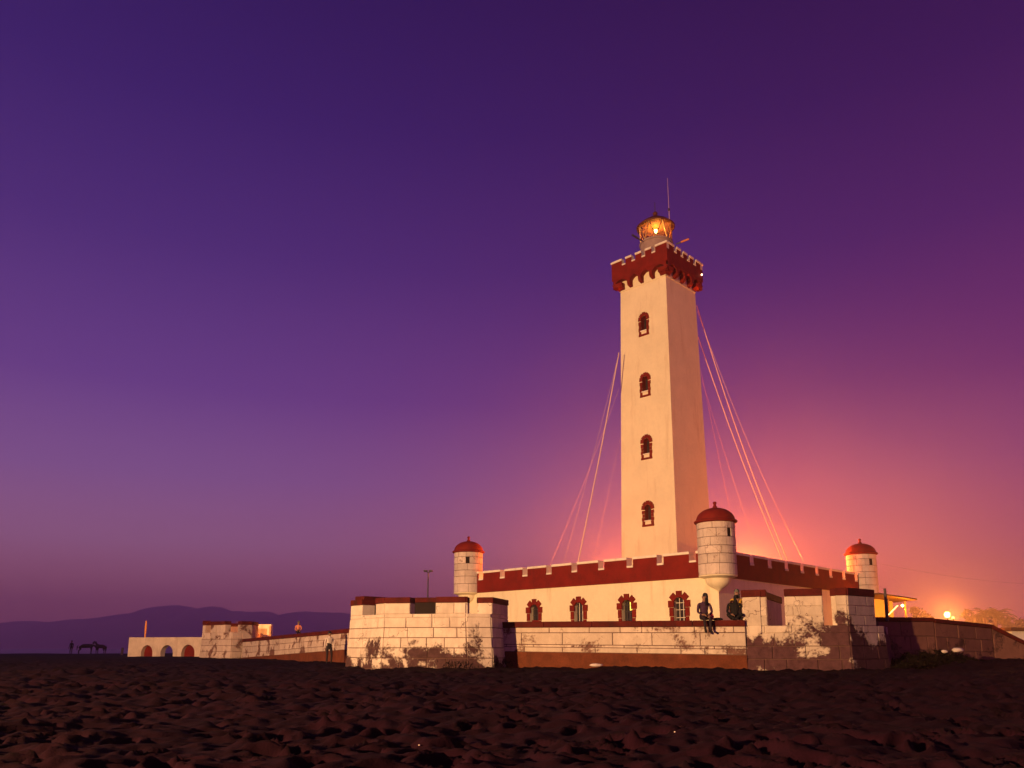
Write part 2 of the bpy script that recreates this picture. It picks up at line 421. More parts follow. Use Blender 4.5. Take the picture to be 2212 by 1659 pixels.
ny = fbm(HX / 260 + 5, HY / 320, 4)
HZ = -5 + (hz[None, :] + 5) * env * (1 - .55 * (1 - env) * ny) - 16 * (ny - .5) * np.sin(math.pi * np.clip(T, 0, 1))[:, None] * np.clip(env, 0, 1)
low = (-4.0 + 9 * T)[:, None] + 2.5 * (ny - .5)
grid_mesh('hills', HX, HY, np.maximum(np.where(T[:, None] < 0, -4.6, HZ), np.where(T[:, None] < .6, low, -4.6)), HILLM, 'structure')

# ------------------------------------------------------------------ haze and sea mist
b = MB(); b.box((-3600, -320, -5.4), (5200, 0, 0), (0, 4640, 0), (0, 0, 250))
hm = bpy.data.materials.new('haze_air'); hm.use_nodes = True; n = hm.node_tree.nodes; n.remove(n['Principled BSDF'])
pv = n.new('ShaderNodeVolumePrincipled'); pv.inputs['Color'].default_value = (.98, .86, .90, 1); pv.inputs['Density'].default_value = 4.6e-4; pv.inputs['Anisotropy'].default_value = .7
hm.node_tree.links.new(pv.outputs[0], n['Material Output'].inputs['Volume'])
tag(b.build('haze', hm, weld=True), kind='stuff')
mc, mrad = Vector((23, 64, 1)), Vector((44, 25, 32))
b = MB(); b.lathe([(math.sin(math.pi * k / 16), -math.cos(math.pi * k / 16)) for k in range(17)], n=32)
mo = b.build('sea_mist', None, smooth=True) if False else None
b.v = [(v[0] * mrad.x + mc.x, v[1] * mrad.y + mc.y, v[2] * mrad.z + mc.z) for v in b.v]
mm = bpy.data.materials.new('sea_mist'); mm.use_nodes = True; n = mm.node_tree.nodes; l = mm.node_tree.links; n.remove(n['Principled BSDF'])
pv = n.new('ShaderNodeVolumePrincipled'); pv.inputs['Color'].default_value = (.95, .92, .95, 1)
g = n.new('ShaderNodeNewGeometry')
a1 = n.new('ShaderNodeVectorMath'); a1.operation = 'SUBTRACT'; a1.inputs[1].default_value = mc; l.new(g.outputs['Position'], a1.inputs[0])
a2 = n.new('ShaderNodeVectorMath'); a2.operation = 'DIVIDE'; a2.inputs[1].default_value = mrad; l.new(a1.outputs[0], a2.inputs[0])
a3 = n.new('ShaderNodeVectorMath'); a3.operation = 'LENGTH'; l.new(a2.outputs[0], a3.inputs[0])
a4 = n.new('ShaderNodeMapRange'); a4.interpolation_type = 'SMOOTHSTEP'; a4.inputs[1].default_value = 1; a4.inputs[2].default_value = .25; a4.inputs[3].default_value = 0; a4.inputs[4].default_value = .0095
l.new(a3.outputs['Value'], a4.inputs[0])
tn = n.new('ShaderNodeTexNoise'); tn.inputs['Scale'].default_value = .09; tn.inputs['Detail'].default_value = 3; l.new(g.outputs['Position'], tn.inputs['Vector'])
a5 = n.new('ShaderNodeMapRange'); a5.inputs[1].default_value = .3; a5.inputs[2].default_value = .7; a5.inputs[3].default_value = .6; a5.inputs[4].default_value = 1.35; l.new(tn.outputs[0], a5.inputs[0])
a6 = n.new('ShaderNodeMath'); a6.operation = 'MULTIPLY'; l.new(a4.outputs[0], a6.inputs[0]); l.new(a5.outputs[0], a6.inputs[1])
l.new(a6.outputs[0], pv.inputs['Density']); l.new(pv.outputs[0], n['Material Output'].inputs['Volume'])
tag(b.build('sea_mist', mm, weld=True), kind='stuff')

# ------------------------------------------------------------------ fort building
TH = rad(46.0)
UL = Vector((-math.sin(TH), math.cos(TH), 0)); UR = Vector((math.cos(TH), math.sin(TH), 0)); UP = Vector((0, 0, 1))
C0 = Vector((8.90, 34.0, 0)); LL, LR = 15.85, 16.68
A0, B0 = C0 + UL * LL, C0 + UR * LR; D0 = A0 + UR * LR
ZT, ZB, ZG = 4.208 + EYE, 3.016 + EYE, -.3
fort = thing('fort_building', 'square cream fort building with red battlements and domed corner turrets below the lighthouse tower', 'fort', (C0.x, C0.y, 0))
NL, NR = -UR, -UL                       # outward normals of the two visible faces
def mpL(u, v, d): return C0 + UL * u + UP * v - NL * d
def mpR(u, v, d): return C0 + UR * u + UP * v - NR * d
# window openings on the left face: image x of the four centres
def u_on_left(x):
    r = (x - PPX) / FOC / math.cos(PIT) * 1.0
    lo, hi = 0., LL
    for _ in range(50):
        m = (lo + hi) / 2; p = C0 + UL * m; z = 1.6 - EYE
        d = p.y * math.cos(PIT) + z * math.sin(PIT); xx = PPX + FOC * p.x / d
        if xx > x: lo = m
        else: hi = m
    return (lo + hi) / 2
wins = [u_on_left(x) for x in (1469.5, 1355.5, 1251, 1154.5)]
WHW, WZ0, WZS, WRISE = .30, .85, 2.62, .32
ops = [(u - WHW, u + WHW, WZ0, WZS, WRISE) for u in wins]
b = MB(); arch_wall(b, 0, LL, ZG, ZB + .3, ops, mpL, .30)
b.build('wall', CREAM, fort)
b = MB(); b.face((mpR(0, ZG, 0), mpR(LR, ZG, 0), mpR(LR, ZB + .3, 0), mpR(0, ZB + .3, 0)))
b.build('wall', CREAM, fort)
b = MB(); b.face((A0 + UP * ZG, D0 + UP * ZG, D0 + UP * (ZB + .3), A0 + UP * (ZB + .3))); b.build('wall', CREAM, fort)
b = MB(); b.face((B0 + UP * ZG, B0 + UP * (ZB + .3), D0 + UP * (ZB + .3), D0 + UP * ZG)); b.build('wall', CREAM, fort)
b = MB(); e = .42
b.face([p + UP * (ZB + .1) for p in (C0 + (UL + UR) * e, B0 + (UL - UR) * e, D0 - (UL + UR) * e, A0 + (UR - UL) * e)]); b.build('roof', CONC, fort)
# inside the windows: dark rooms
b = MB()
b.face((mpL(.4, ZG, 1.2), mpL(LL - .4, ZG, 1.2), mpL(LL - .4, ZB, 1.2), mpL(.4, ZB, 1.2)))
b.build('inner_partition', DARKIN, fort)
def surround(u, mp, N, win, zs, hw, sz, zfoot, jw, lobes=(0, 45, 90, 135, 180), nj=4, scale=1.0, mat=None, rise=1.0):
    """red stones round an arched window: lobes about the arch, stones down the jambs"""
    mat = mat or REDP
    for a in lobes:
        a = rad(a); cu, cv = u + math.cos(a) * (hw + sz * .42), zs + math.sin(a) * (hw * rise + sz * .42)
        t1 = Vector((math.cos(a), math.sin(a))); t2 = Vector((-t1.y, t1.x)); h = sz / 2
        q = [(cu + (i * t1.x + j * t2.x * 1.02) * h, cv + (i * t1.y + j * t2.y * 1.02) * h) for i, j in ((-1, -1), (1, -1), (1, 1), (-1, 1))]
        block('surround_stone', [mp(a_, b_, 0) for a_, b_ in q], N, mat, win, .055, .03, .014)
    zt = zs - sz * .5
    for s in (-1, 1):
        for k in range(nj):
            z0 = zfoot + (zt - zfoot) * k / nj; z1 = zfoot + (zt - zfoot) * (k + 1) / nj - .012
            w = jw * (1.0 if k % 2 else .86)
            a_, b_ = sorted((u + s * hw, u + s * (hw + w)))
            block('surround_stone', [mp(a_, z0, 0), mp(b_, z0, 0), mp(b_, z1, 0), mp(a_, z1, 0)], N, mat, win, .045, .03, .012)
def pane_mesh(u, mp, hw, z0, zs, rise, d, mat, parent, name='window'):
    b = MB(); pts = [mp(u - hw, z0, d), mp(u + hw, z0, d)]
    pts += [mp(u + hw * math.cos(math.pi * k / 10), zs + rise * math.sin(math.pi * k / 10), d) for k in range(11)]
    b.face(pts); return b.build(name, mat, parent)
for i, u in enumerate(wins):
    w = pane_mesh(u, mpL, WHW, WZ0, WZS, WRISE, .24, PANE, fort)
    w['label'] = ('window with pale reflections and thin white bars nearest the corner turret', 'window whose upper right pane glows yellow', 'window with a dim pale reflection painted on its glass', 'dark window with a red lower shutter nearest the far turret')[i]
    surround(u, mpL, NL, w, WZS, WHW, .30, WZ0, .22)
    b = MB()
    for du in (-.1, .1): b.box(mpL(u + du - .012, WZ0, .20), UL * .024, NL * .03, UP * (WZS - WZ0 + .26))
    b.build('glazing_bar', (WHITE if i in (0, 2) else METAL), w)
    for zz in (1.2, 1.6, 2.0, 2.35, 2.66):
        b = MB(); b.box(mpL(u - WHW, zz, .205), UL * WHW * 2, NL * .02, UP * .022); b.build('glazing_bar', (WHITE if i in (0,) else METAL), w)
    if i == 1:
        b = MB(); b.face([mpL(u + a_, z_, .22) for a_, z_ in ((-.24, 2.42), (-.02, 2.42), (-.02, 2.82), (-.19, 2.80))]); b.build('lit_pane', PANE_LIT, w)
    if i == 3:
        b = MB(); b.box(mpL(u - WHW + .01, WZ0, .16), UL * (2 * WHW - .02), NL * .03, UP * 1.25); b.build('shutter', REDP, w)
    if i == 2:
        b = MB(); b.face([mpL(u + a_, z_, .22) for a_, z_ in ((-.22, 1.55), (-.05, 1.55), (-.05, 2.60), (-.18, 2.60))]); b.build('reflection_pane', plain('pale_reflection', (.40, .34, .27), .8), w)  # pale reflection on the glass, painted as a flat sheet

# battlements
PT = .42
def battlement(P, U, N, L, u0, u1, xs):
    """red parapet band with merlons: xs = notch centres along U"""
    NW, ND = .36, .50
    zn = ZT - ND
    b = MB(); b.box(P + U * u0 + N * .07 + UP * ZB, U * (u1 - u0), -N * PT, UP * (zn - ZB)); b.build('parapet', REDP, fort)
    edges = [u0] + [x for c in xs for x in (c - NW / 2, c + NW / 2)] + [u1]
    for a, c in zip(edges[0::2], edges[1::2]):
        b = MB(); b.box(P + U * a + N * .068 + UP * zn, U * (c - a), -N * (PT - .004), UP * (ND - .12), mi=[0, 0, 0, 1, 0, 1])
        m = b.build('merlon', [REDP, WHITE], fort)
        b = MB(); b.box(P + U * (a - .01) + N * .10 + UP * (ZT - .12), U * (c - a + .02), -N * (PT + .06), UP * .12); b.build('merlon_cap', WHITE, m, bevel=.012)
    for c in xs:
        b = MB(); b.box(P + U * (c - NW / 2 + .004) + N * .10 + UP * zn, U * (NW - .008), -N * (PT + .06), UP * .09); b.build('notch_sill', WHITE, fort, bevel=.01)
nx = [LL * (k + .62) / 9.35 + .12 for k in range(9)]
battlement(C0, UL, NL, LL, .3, LL - .3, nx)
nx2 = [LR * (k + .62) / 9.35 + .12 for k in range(9)]
battlement(C0, UR, NR, LR, .3, LR - .3, nx2)
for P, U, N, L in ((A0, UR, UL, LR), (B0, UL, UR, LL)):
    b = MB(); b.box(P + U * .3 + N * .07 + UP * ZB, U * (L - .6), -N * PT, UP * (ZT - ZB)); b.build('parapet', REDP, fort)

# corner turrets
RB, RD = .816, .919
ZBOT, ZD, ZF = 3.048 + EYE, 5.329 + EYE, 6.315 + EYE
def turret(P, seed, win_az):
    rr = random.Random(seed); P = Vector((P.x, P.y, 0))
    b = MB(); b.lathe([(RB - .045, ZBOT), (RB - .045, ZD)], P, 40)
    tr = b.build('turret', MORTAR, fort, smooth=True)
    zs = [ZBOT + .0]; hs = [.46, .40, .33, .36, .36, .27]
    tot = sum(hs)
    for h in hs: zs.append(zs[-1] + h / tot * (ZD - ZBOT))
    for k in range(len(hs)):
        z0, z1 = zs[k] + .009, zs[k + 1] - .009; a = rr.uniform(0, 1.0) + k * .5; end = a + 2 * math.pi
        if k == 4:
            a = win_az + .13; end = win_az - .13 + 2 * math.pi
        while a < end - 1e-3:
            w = min(rr.uniform(.55, .95), end - a)
            if end - a - w < .3: w = end - a
            ja = .010; n = 5; o = RB + rr.uniform(-.006, .006); ch = .012
            aa = [a + ja + (w - 2 * ja) * j / (n - 1) for j in range(n)]
            ring = lambda r, z: [P + Vector((r * math.cos(q), r * math.sin(q), z)) for q in aa]
            b = MB(); b.grid([ring(RB - .06, z0), ring(o - ch, z0), ring(o, z0 + ch), ring(o, z1 - ch), ring(o - ch, z1), ring(RB - .06, z1)])
            for q in (aa[0], aa[-1]):
                d = Vector((math.cos(q), math.sin(q), 0))
                b.face([P + d * (RB - .06) + UP * z0, P + d * o + UP * z0, P + d * o + UP * z1, P + d * (RB - .06) + UP * z1])
            b.build('stone_block', STONE_T, tr); a += w
    # slit window: dark recess
    d = Vector((math.cos(win_az), math.sin(win_az), 0)); s = Vector((-d.y, d.x, 0))
    b = MB(); b.box(P + d * (RB - .20) - s * .105 + UP * (zs[4] + .012), s * .21, d * .165, UP * (zs[5] - zs[4] - .03)); b.build('slit_window', DARKIN, tr)
    b = MB(); h = ZF - ZD
    prof = [(RB - .03, ZD - .02), (RD - .04, ZD + .0), (RD, ZD + .03), (RD + .01, ZD + .085), (RD - .03, ZD + .12), (RD - .09, ZD + .13)]
    for k in range(1, 11):
        a = k / 10 * math.pi / 2; prof.append(((RD - .09) * math.cos(a) + .001, ZD + .13 + .56 * math.sin(a)))
    b.lathe(prof, P, 40); b.build('dome', DOME, tr, smooth=True)
    b = MB(); b.lathe([(.12, ZD + .62), (.10, ZD + .74), (.065, ZD + .78), (.06, ZD + .86), (.085, ZD + .90), (.075, ZF - .03), (.001, ZF)], P, 14); b.build('finial', DOME, tr, smooth=True)
    b = MB(); b.lathe([(RB + .005, ZBOT + .003), (RB - .01, ZBOT - .05), (.56, ZBOT - .13), (.54, ZBOT - .17), (.53, ZBOT - .26), (.46, ZBOT - .38), (.34, ZBOT - .48), (.18, ZBOT - .56), (.06, ZBOT - .66), (.001, ZBOT - .74)], P, 36); b.build('corbelled_base', CREAM, tr, smooth=True)
    return tr
turret(C0, 1, rad(-62)); turret(A0, 2, rad(-90)); turret(B0, 3, rad(-75)); turret(D0, 4, rad(-80))

# ------------------------------------------------------------------ lighthouse tower
TC = Vector((9.003, 45.50, 0)); TZ1, TZ2 = 5.20 + EYE, 21.50 + EYE
HB, HT = 1.873, 1.632           # half sides at TZ1 and TZ2
def hs(z): return HB + (HT - HB) * (z - TZ1) / (TZ2 - TZ1)
tower = thing('lighthouse', 'tall square cream lighthouse tower with red crenellated gallery and glowing lantern', 'lighthouse', (TC.x, TC.y, ZB))
def mpT(N, U):
    def f(u, v, d):
        return TC + N * (hs(v) - d) + U * (u * hs(v) / HB) + UP * v
    return f
FL, FR = mpT(NL, UL), mpT(NR, UR)
YW = 44.2
wz = []
for yc in (1106, 962, 827, 695.5): wz.append(zof(yc, YW))
OW, OH = .215, .98
def tops(zc): return (-OW - .03, OW - .03, zc - .54, zc + .22, .20)
Z0T, Z1T = ZB, TZ2
b = MB(); arch_wall(b, -HB, HB, Z0T, Z1T, [tops(z) for z in wz], FL, .34, 0, 1); b.build('shaft_wall', [CREAM, plain('reveal_red', (.20, .02, .015), .8, .2)], tower)
for f in (FR, mpT(-NL, UL), mpT(-NR, UR)):
    b = MB(); b.face((f(-HB, Z0T, 0), f(HB, Z0T, 0), f(HB, Z1T, 0), f(-HB, Z1T, 0))); b.build('shaft_wall', CREAM, tower)
for zc in wz:
    w = pane_mesh(-.03, FL, OW, zc - .54, zc + .22, .20, .33, PANE, tower)
    surround(-.03, FL, NL, w, zc + .22, OW, .235, zc - .72, .20, (8, 48, 90, 132, 172), 4)
    b = MB(); b.box(FL(-.03 - OW - .01, zc - .55, .2), UL * (2 * OW + .02), NL * .26, UP * .07); b.build('window_sill', WHITE, w, bevel=.01)
    block('surround_stone', [FL(-.03 - OW - .19, zc - .84, 0), FL(-.03 + OW + .19, zc - .84, 0), FL(-.03 + OW + .19, zc - .725, 0), FL(-.03 - OW - .19, zc - .725, 0)], NL, REDP, w, .05, .03, .014)
# string course, corbels and gallery parapet
HP = 2.00
YN = TC.y - HP * math.sqrt(2)
zP0, zP1 = zof(573.6, YN), zof(519.5, YN)
zS = zof(594, TC.y - HT * 1.414)
b = MB()
for N, U in ((NL, UL), (NR, UR), (-NL, UL), (-NR, UR)):
    b.box(TC + N * (HT + .04) - U * (HT + .04) + UP * (zS - .05), U * 2 * (HT + .04), -N * .06, UP * .06)
b.build('string_course', CREAM, tower)
b = MB()
for N, U in ((NL, UL), (NR, UR), (-NL, UL), (-NR, UR)):
    b.face((TC + N * HT - U * HT + UP * (TZ2 - .2), TC + N * HT + U * HT + UP * (TZ2 - .2), TC + N * HT + U * HT + UP * (zP0 + .6), TC + N * HT - U * HT + UP * (zP0 + .6)))
b.face([TC + UP * (zP0 + .42) + NL * a * (HP - .3) + NR * c * (HP - .3) for a, c in ((1, 1), (1, -1), (-1, -1), (-1, 1))])
b.build('gallery_floor', CREAM, tower)
def corbel(N, U, u, w):
    p = [(0, zS + .04), (.10, zS + .05), (HP - HT - .08, zP0 - .22), (HP - HT - .025, zP0 - .06), (HP - HT - .025, zP0 + .30), (0, zP0 + .30)]
    b = MB()
    l0 = [TC + N * (HT + d) + U * (u - w / 2) + UP * z for d, z in p]; l1 = [q + U * w for q in l0]
    b.face(l0[::-1]); b.face(l1)
    for i in range(len(p)): b.face((l0[i], l0[(i + 1) % 6], l1[(i + 1) % 6], l1[i]))
    return b.build('corbel', REDP, tower)
for N, U in ((NL, UL), (NR, UR), (-NL, UL), (-NR, UR)):
    for u in (-.80, 0., .80): corbel(N, U, u, .20)
    # arched skirt between corbels
    b = MB(); edges = [-HT - .28, -.80, 0, .80, HT + .28]
    zsk = zP0 - .02
    for a, c in zip(edges[:-1], edges[1:]):
        for k in range(8):
            t0, t1 = k / 8, (k + 1) / 8; h = lambda t: zP0 - .20 + .50 * (math.sin(math.pi * t) ** .5)
            for dd in (0, ):
                P_ = lambda t, z, d: TC + N * (HP - .02 - d) + U * (a + (c - a) * t) + UP * z
                b.face((P_(t0, h(t0), 0), P_(t1, h(t1), 0), P_(t1, zP0 + .40, 0), P_(t0, zP0 + .40, 0)))
                b.face((P_(t0, h(t0), 0), P_(t0, h(t0), HP - HT - .02), P_(t1, h(t1), HP - HT - .02), P_(t1, h(t1), 0)))
    b.build('corbel_arches', REDP, tower)
for sa in (1, -1):
    for sc in (1, -1):                      # bracket under each corner
        c = TC + NL * sa * HT + NR * sc * HT; d = (NL * sa + NR * sc)
        b = MB(); w = .34; o = c - (NL * sa + NR * sc) * .12
        q = lambda e, z: [c + NL * sa * x + NR * sc * y + UP * z for x, y in ((-w, -w), (e, -w), (e, e), (-w, e))]
        b.grid([q(.03, zS + .05), q(.14, zS + .16), q(HP - HT - .06, zP0 - .10), q(HP - HT - .012, zP0 + .1)], True); b.build('corner_bracket', REDP, tower, weld=True)
GT = .24
zn = zP1 - .44
for N, U in ((NL, UL), (NR, UR), (-NL, UL), (-NR, UR)):
    L0, L1 = -HP, HP - GT
    if N in (-NL, -NR): pass
    b = MB(); b.box(TC + N * HP - U * HP * (1 if (N - NL).length < .01 or (N + NL).length < .01 else (1 - GT / HP)) + UP * (zP0 + .36),
                    U * (2 * HP if (N - NL).length < .01 or (N + NL).length < .01 else 2 * (HP - GT)), -N * GT, UP * (zn - zP0 - .36)); b.build('gallery_parapet', REDP, tower)
    nts = [-1.08, -.36, .36, 1.08]; NW = .26
    full = (N - NL).length < .01 or (N + NL).length < .01
    e0, e1 = (-HP, HP) if full else (-HP + GT, HP - GT)
    edges = [e0] + [x for c in nts for x in (c - NW / 2, c + NW / 2)] + [e1]
    for a, c in zip(edges[0::2], edges[1::2]):
        b = MB(); b.box(TC + N * (HP - .003) + U * a + UP * zn, U * (c - a), -N * (GT - .006), UP * (zP1 - zn - .11), mi=[0, 0, 0, 1, 0, 1]); m = b.build('merlon', [REDP, WHITE], tower)
        aa, cc = (a - (.04 if a == e0 and full else 0), c + (.04 if c == e1 and full else 0))
        b = MB(); b.box(TC + N * (HP + .05) + U * aa + UP * (zP1 - .11), U * (cc - aa), -N * (GT + .08), UP * .13); b.build('merlon_cap', WHITE, m, bevel=.012)
    for c in nts:
        b = MB(); b.box(TC + N * (HP + .04) + U * (c - NW / 2 + .004) + UP * zn, U * (NW - .008), -N * (GT + .06), UP * .09); b.build('notch_sill', WHITE, tower, bevel=.01)
# lantern
zl = lambda y: zof(y, TC.y)
LX = TC + Vector((at(1416.5, 500, TC.y).x - TC.x, 0, 0))
dax = TC.y * math.cos(PIT) + (zl(500) - EYE) * math.sin(PIT)
rpx = lambda p: p / FOC * dax
r_d, r_e = rpx(34), rpx(40.5)
zg0, zg1, zap = zl(527), zl(492), zl(468)
b = MB(); b.lathe([(r_d, zP0 + .3), (r_d, zg0 - .12), (r_d + .06, zg0 - .10), (r_d + .06, zg0), (r_d - .12, zg0 + .01)], LX, 32); lant = b.build('lantern_drum', paint('shaded_drum', (.34, .24, .22), .2, 3), tower, smooth=True)  # white drum given a darker colour that stands for its shade
b = MB(); b.lathe([(r_d - .04, zg0), (r_d + .05, zg1)], LX, 16); b.build('lantern_glass', GLASS, tower, smooth=False)
BRASS = plain('gilt_bars', (.55, .36, .12), .35, .6, .6)
for k in range(8):                          # diagonal glazing bars
    a = 2 * math.pi * k / 8 + .2; q = 2 * math.pi / 8
    for s in (0, 1):
        a0, a1 = a + (0 if s == 0 else q), a + q / 2
        b = MB(); b.tube([LX + Vector((math.cos(a1) * (r_d - .03), math.sin(a1) * (r_d - .03), zg0)), LX + Vector((math.cos(a0) * (r_d + .06), math.sin(a0) * (r_d + .06), zg1))], .035, 6); b.build('glazing_bar', BRASS, tower)
b = MB(); b.lathe([(r_d + .02, zg1 - .03), (r_e, zg1 - .05), (r_e + .02, zg1 + .02), (r_e * .74, zg1 + (zap - zg1) * .40), (r_e * .45, zg1 + (zap - zg1) * .70), (r_e * .20, zg1 + (zap - zg1) * .94), (.15, zap), (.12, zap + .12), (.16, zap + .2), (.10, zap + .3), (.001, zap + .34)], LX, 32)
b.build('lantern_roof', paint('lantern_roof_paint', (.11, .03, .02), .2, 3, .6), tower, smooth=True)
b = MB(); b.lathe([(r_e - .06, zg1 - .045), (.02, zg1 + .15)], LX, 24); b.build('lantern_ceiling', paint('lantern_ceiling_paint', (.34, .2, .09), .1), tower, smooth=True)
b = MB(); b.tube([LX + UP * (zap + .3), LX + UP * zl(437)], .022, 6); b.build('lightning_rod', METAL, tower)
zb_ = zl(499.5)
b = MB(); b.lathe([(.10, zg0 + .0), (.10, zb_ - .3), (.04, zb_ - .14)], LX, 12); b.build('lamp_stand', METAL, tower, smooth=True)
b = MB(); b.lathe([(.001, zb_ - .13), (.08, zb_ - .09), (.11, zb_), (.08, zb_ + .09), (.001, zb_ + .13)], LX, 14); b.build('beacon_lamp', glow('beacon_lamp', (1, .66, .26), 40), tower, smooth=True)
light('beacon_light', LX + UP * zb_, 150, (1, .40, .07), size=.15)
ax_, ay_ = at(1441.7, 385, 45.9), at(1446.5, 486, 45.9)
b = MB(); b.tube([ay_ - UP * .9, ay_, ay_ + (ax_ - ay_) * .35, ax_], [.024, .022, .012, .007], 6); an = b.build('antenna', CABLEM, tower)
pk = at(1444.9, 453, 45.9); b = MB(); b.lathe([(.001, -.1), (.06, -.08), (.06, .08), (.001, .1)], pk, 10); b.build('antenna_coil', METAL, an)
def bracket(p0, p1, mat, name):
    b = MB(); b.tube([p0, p1], .04, 6); o = b.build(name, METAL, tower); d = (p1 - p0).normalized()
    b = MB(); s = d.cross(UP).normalized(); u2 = s.cross(d); w = .10
    b.box(p0 + (p1 - p0) * .38 - s * w / 2 - u2 * w / 2, (p1 - p0) * .62, s * w, u2 * w); b.build('lamp_housing', mat, o, bevel=.02)
bracket(at(1460, 527.5, 44.6), at(1488.5, 516, 44.2), paint('orange_lit_housing', (.62, .22, .08), .1), 'lamp_arm')  # orange light falling on this housing is put into its colour
bracket(at(1386, 520, 44.8), at(1365, 507, 44.4), METAL, 'lamp_arm')
pf = at(1509, 597, TC.y - .0)
pf = TC + NR * (HP + .08) + UR * (HP - .25) + UP * zof(597, (TC + NR * HP + UR * HP).y)
b = MB(); b.lathe([(.001, -.05), (.045, -.04), (.055, .01), (.03, .045), (.001, .05)], pf, 12); b.build('gallery_floodlight', glow('gallery_lamp', (1, .70, .40), 5), tower, smooth=True)

# ------------------------------------------------------------------ cables from the tower to the roof
def cable(p0, p1, label, sag=.25, r=.017, mat=CABLEM):
    pts = [p0 + (p1 - p0) * (k / 14) - UP * sag * math.sin(math.pi * k / 14) for k in range(15)]
    b = MB(); b.tube(pts, r, 5); o = b.build('guy_cable', mat, smooth=True)
    tag(o, label, 'cable', 'stay cables between the tower and the battlements')
cr = lambda x, y, Y: at(x, y, Y)
cable(at(1337, 762, 44.6), at(1247, 1222, 43.6), 'brightest orange-lit cable left of the tower, lower end beside a battlement notch', .25, .031)
cable(at(1335, 772, 45.4), at(1215, 1226, 46.6), 'thin dim cable just left of the brightest left-hand cable', .25, .006)
cable(at(1337, 840, 46), at(1188, 1222, 47.6), 'outermost left cable with a short lit stretch low down', .25, .005)
cable(at(1339, 950, 46), at(1280, 1215, 47.6), 'faint cable between the brightest left cable and the tower wall', .1, .004)
cable(at(1508, 728, 46.5), at(1691, 1212, 45.5), 'lower of the two bright parallel cables right of the tower', .5, .025)
cable(at(1505, 660, 46.5), at(1701, 1210, 46.2), 'upper of the two bright parallel cables right of the tower', .9, .025)
cable(at(1506, 672, 47), at(1736, 1212, 48.6), 'outermost right cable reaching farthest along the battlements', .9, .009)
cable(at(1514, 800, 47.6), at(1600, 1206, 49), 'faint cable close to the right side of the tower', .2, .006)
cable(at(1516, 820, 47.8), at(1640, 1206, 50), 'faint cable between the tower and the two bright right cables', .2, .006)

# ------------------------------------------------------------------ bastions and curtain walls
def bastion(name, label, plan, faces, zs, ztop, caph, rows, mat, batter=.16, thick=.5, capmats=CAPM, lo=.6, hi=1.05, seed=0, floor=None, joint=.019, back=None, backs={}, backmat=None):
    """plan: closed outline, counter-clockwise seen from above, visible faces first.
    faces[i] = list of merlon spans (fractions along edge i); zs = embrasure sill height; rows = course boundaries (m) from the ground"""
    c = sum((Vector((p[0], p[1], 0)) for p in plan), Vector()) / len(plan)
    root = thing(name, label, 'bastion', (c.x, c.y, 0))
    flo = floor if floor is not None else zs - .25
    shr = []
    n = len(plan)
    b = MB(); b.poly_prism([(p[0], p[1]) for p in plan], -.35, flo, batter); b.build('core', MORTAR, root)
    for i in range(n):
        p, q = Vector((*plan[i], 0)), Vector((*plan[(i + 1) % n], 0)); U = (q - p); L = U.length; U.normalize()
        N = Vector((U.y, -U.x, 0))
        if N.dot(p - c) < 0: N = -N
        spans = faces.get(i); top = ztop
        if spans is None: spans = backs.get(i, [(0, 1)]) if back else []; vis = False; top = back or ztop
        else: vis = True
        # parapet wall below the sills
        b = MB(); b.box(p + UP * (flo - .02), U * L, -N * thick, UP * (zs - flo + .02)); b.build('parapet', mat, root)
        for a, e in spans:
            a_, e_ = a * L, e * L
            b = MB(); b.box(p + U * a_ + UP * zs, U * (e_ - a_), -N * thick, UP * (top - caph - zs)); m = b.build('merlon', mat if vis else (backmat or BACK_SHADE), root)
            b = MB(); b.box(p + U * (a_ - .0) + N * .05 + UP * (top - caph), U * (e_ - a_), -N * (thick + .09), UP * caph); b.build('merlon_cap', capmats, m, bevel=.015)
            if vis:
                hgt = ztop - caph - zs
                k = max(1, round(hgt / .36)); rows_on_face(root, (p + U * a_ + UP * zs, p + U * e_ + UP * zs, p + U * e_ + UP * (ztop - caph), p + U * a_ + UP * (ztop - caph)), N, [j / k for j in range(k + 1)], mat, lo, hi, joint, seed=seed + i * 13 + int(a * 50))
        if vis:
            d0, d1 = (p - c).normalized(), (q - c).normalized()
            zf = -.35
            f0, f1 = p + d0 * batter + UP * zf, q + d1 * batter + UP * zf
            def lerp(z): 
                t = (z - zf) / (flo - zf); t = min(1, t); return (f0 + (p + UP * flo - f0) * t, f1 + (q + UP * flo - f1) * t)
            zz = [r for r in rows if r < zs - .1] + [zs]
            nn = (f1 - f0).cross((p + UP * flo) - f0).normalized()
            if nn.dot(N) < 0: nn = -nn
            for k in range(len(zz) - 1):
                a0, a1 = lerp(zz[k]); b0, b1 = lerp(zz[k + 1])
                if zz[k] > flo: a0, a1 = p + UP * zz[k], q + UP * zz[k]
                if zz[k + 1] > flo: b0, b1 = p + UP * zz[k + 1], q + UP * zz[k + 1]
                rows_on_face(root, (a0, a1, b1, b0), nn, [0, 1], mat, lo, hi, joint, seed=seed + i * 31 + k * 7)
    return root

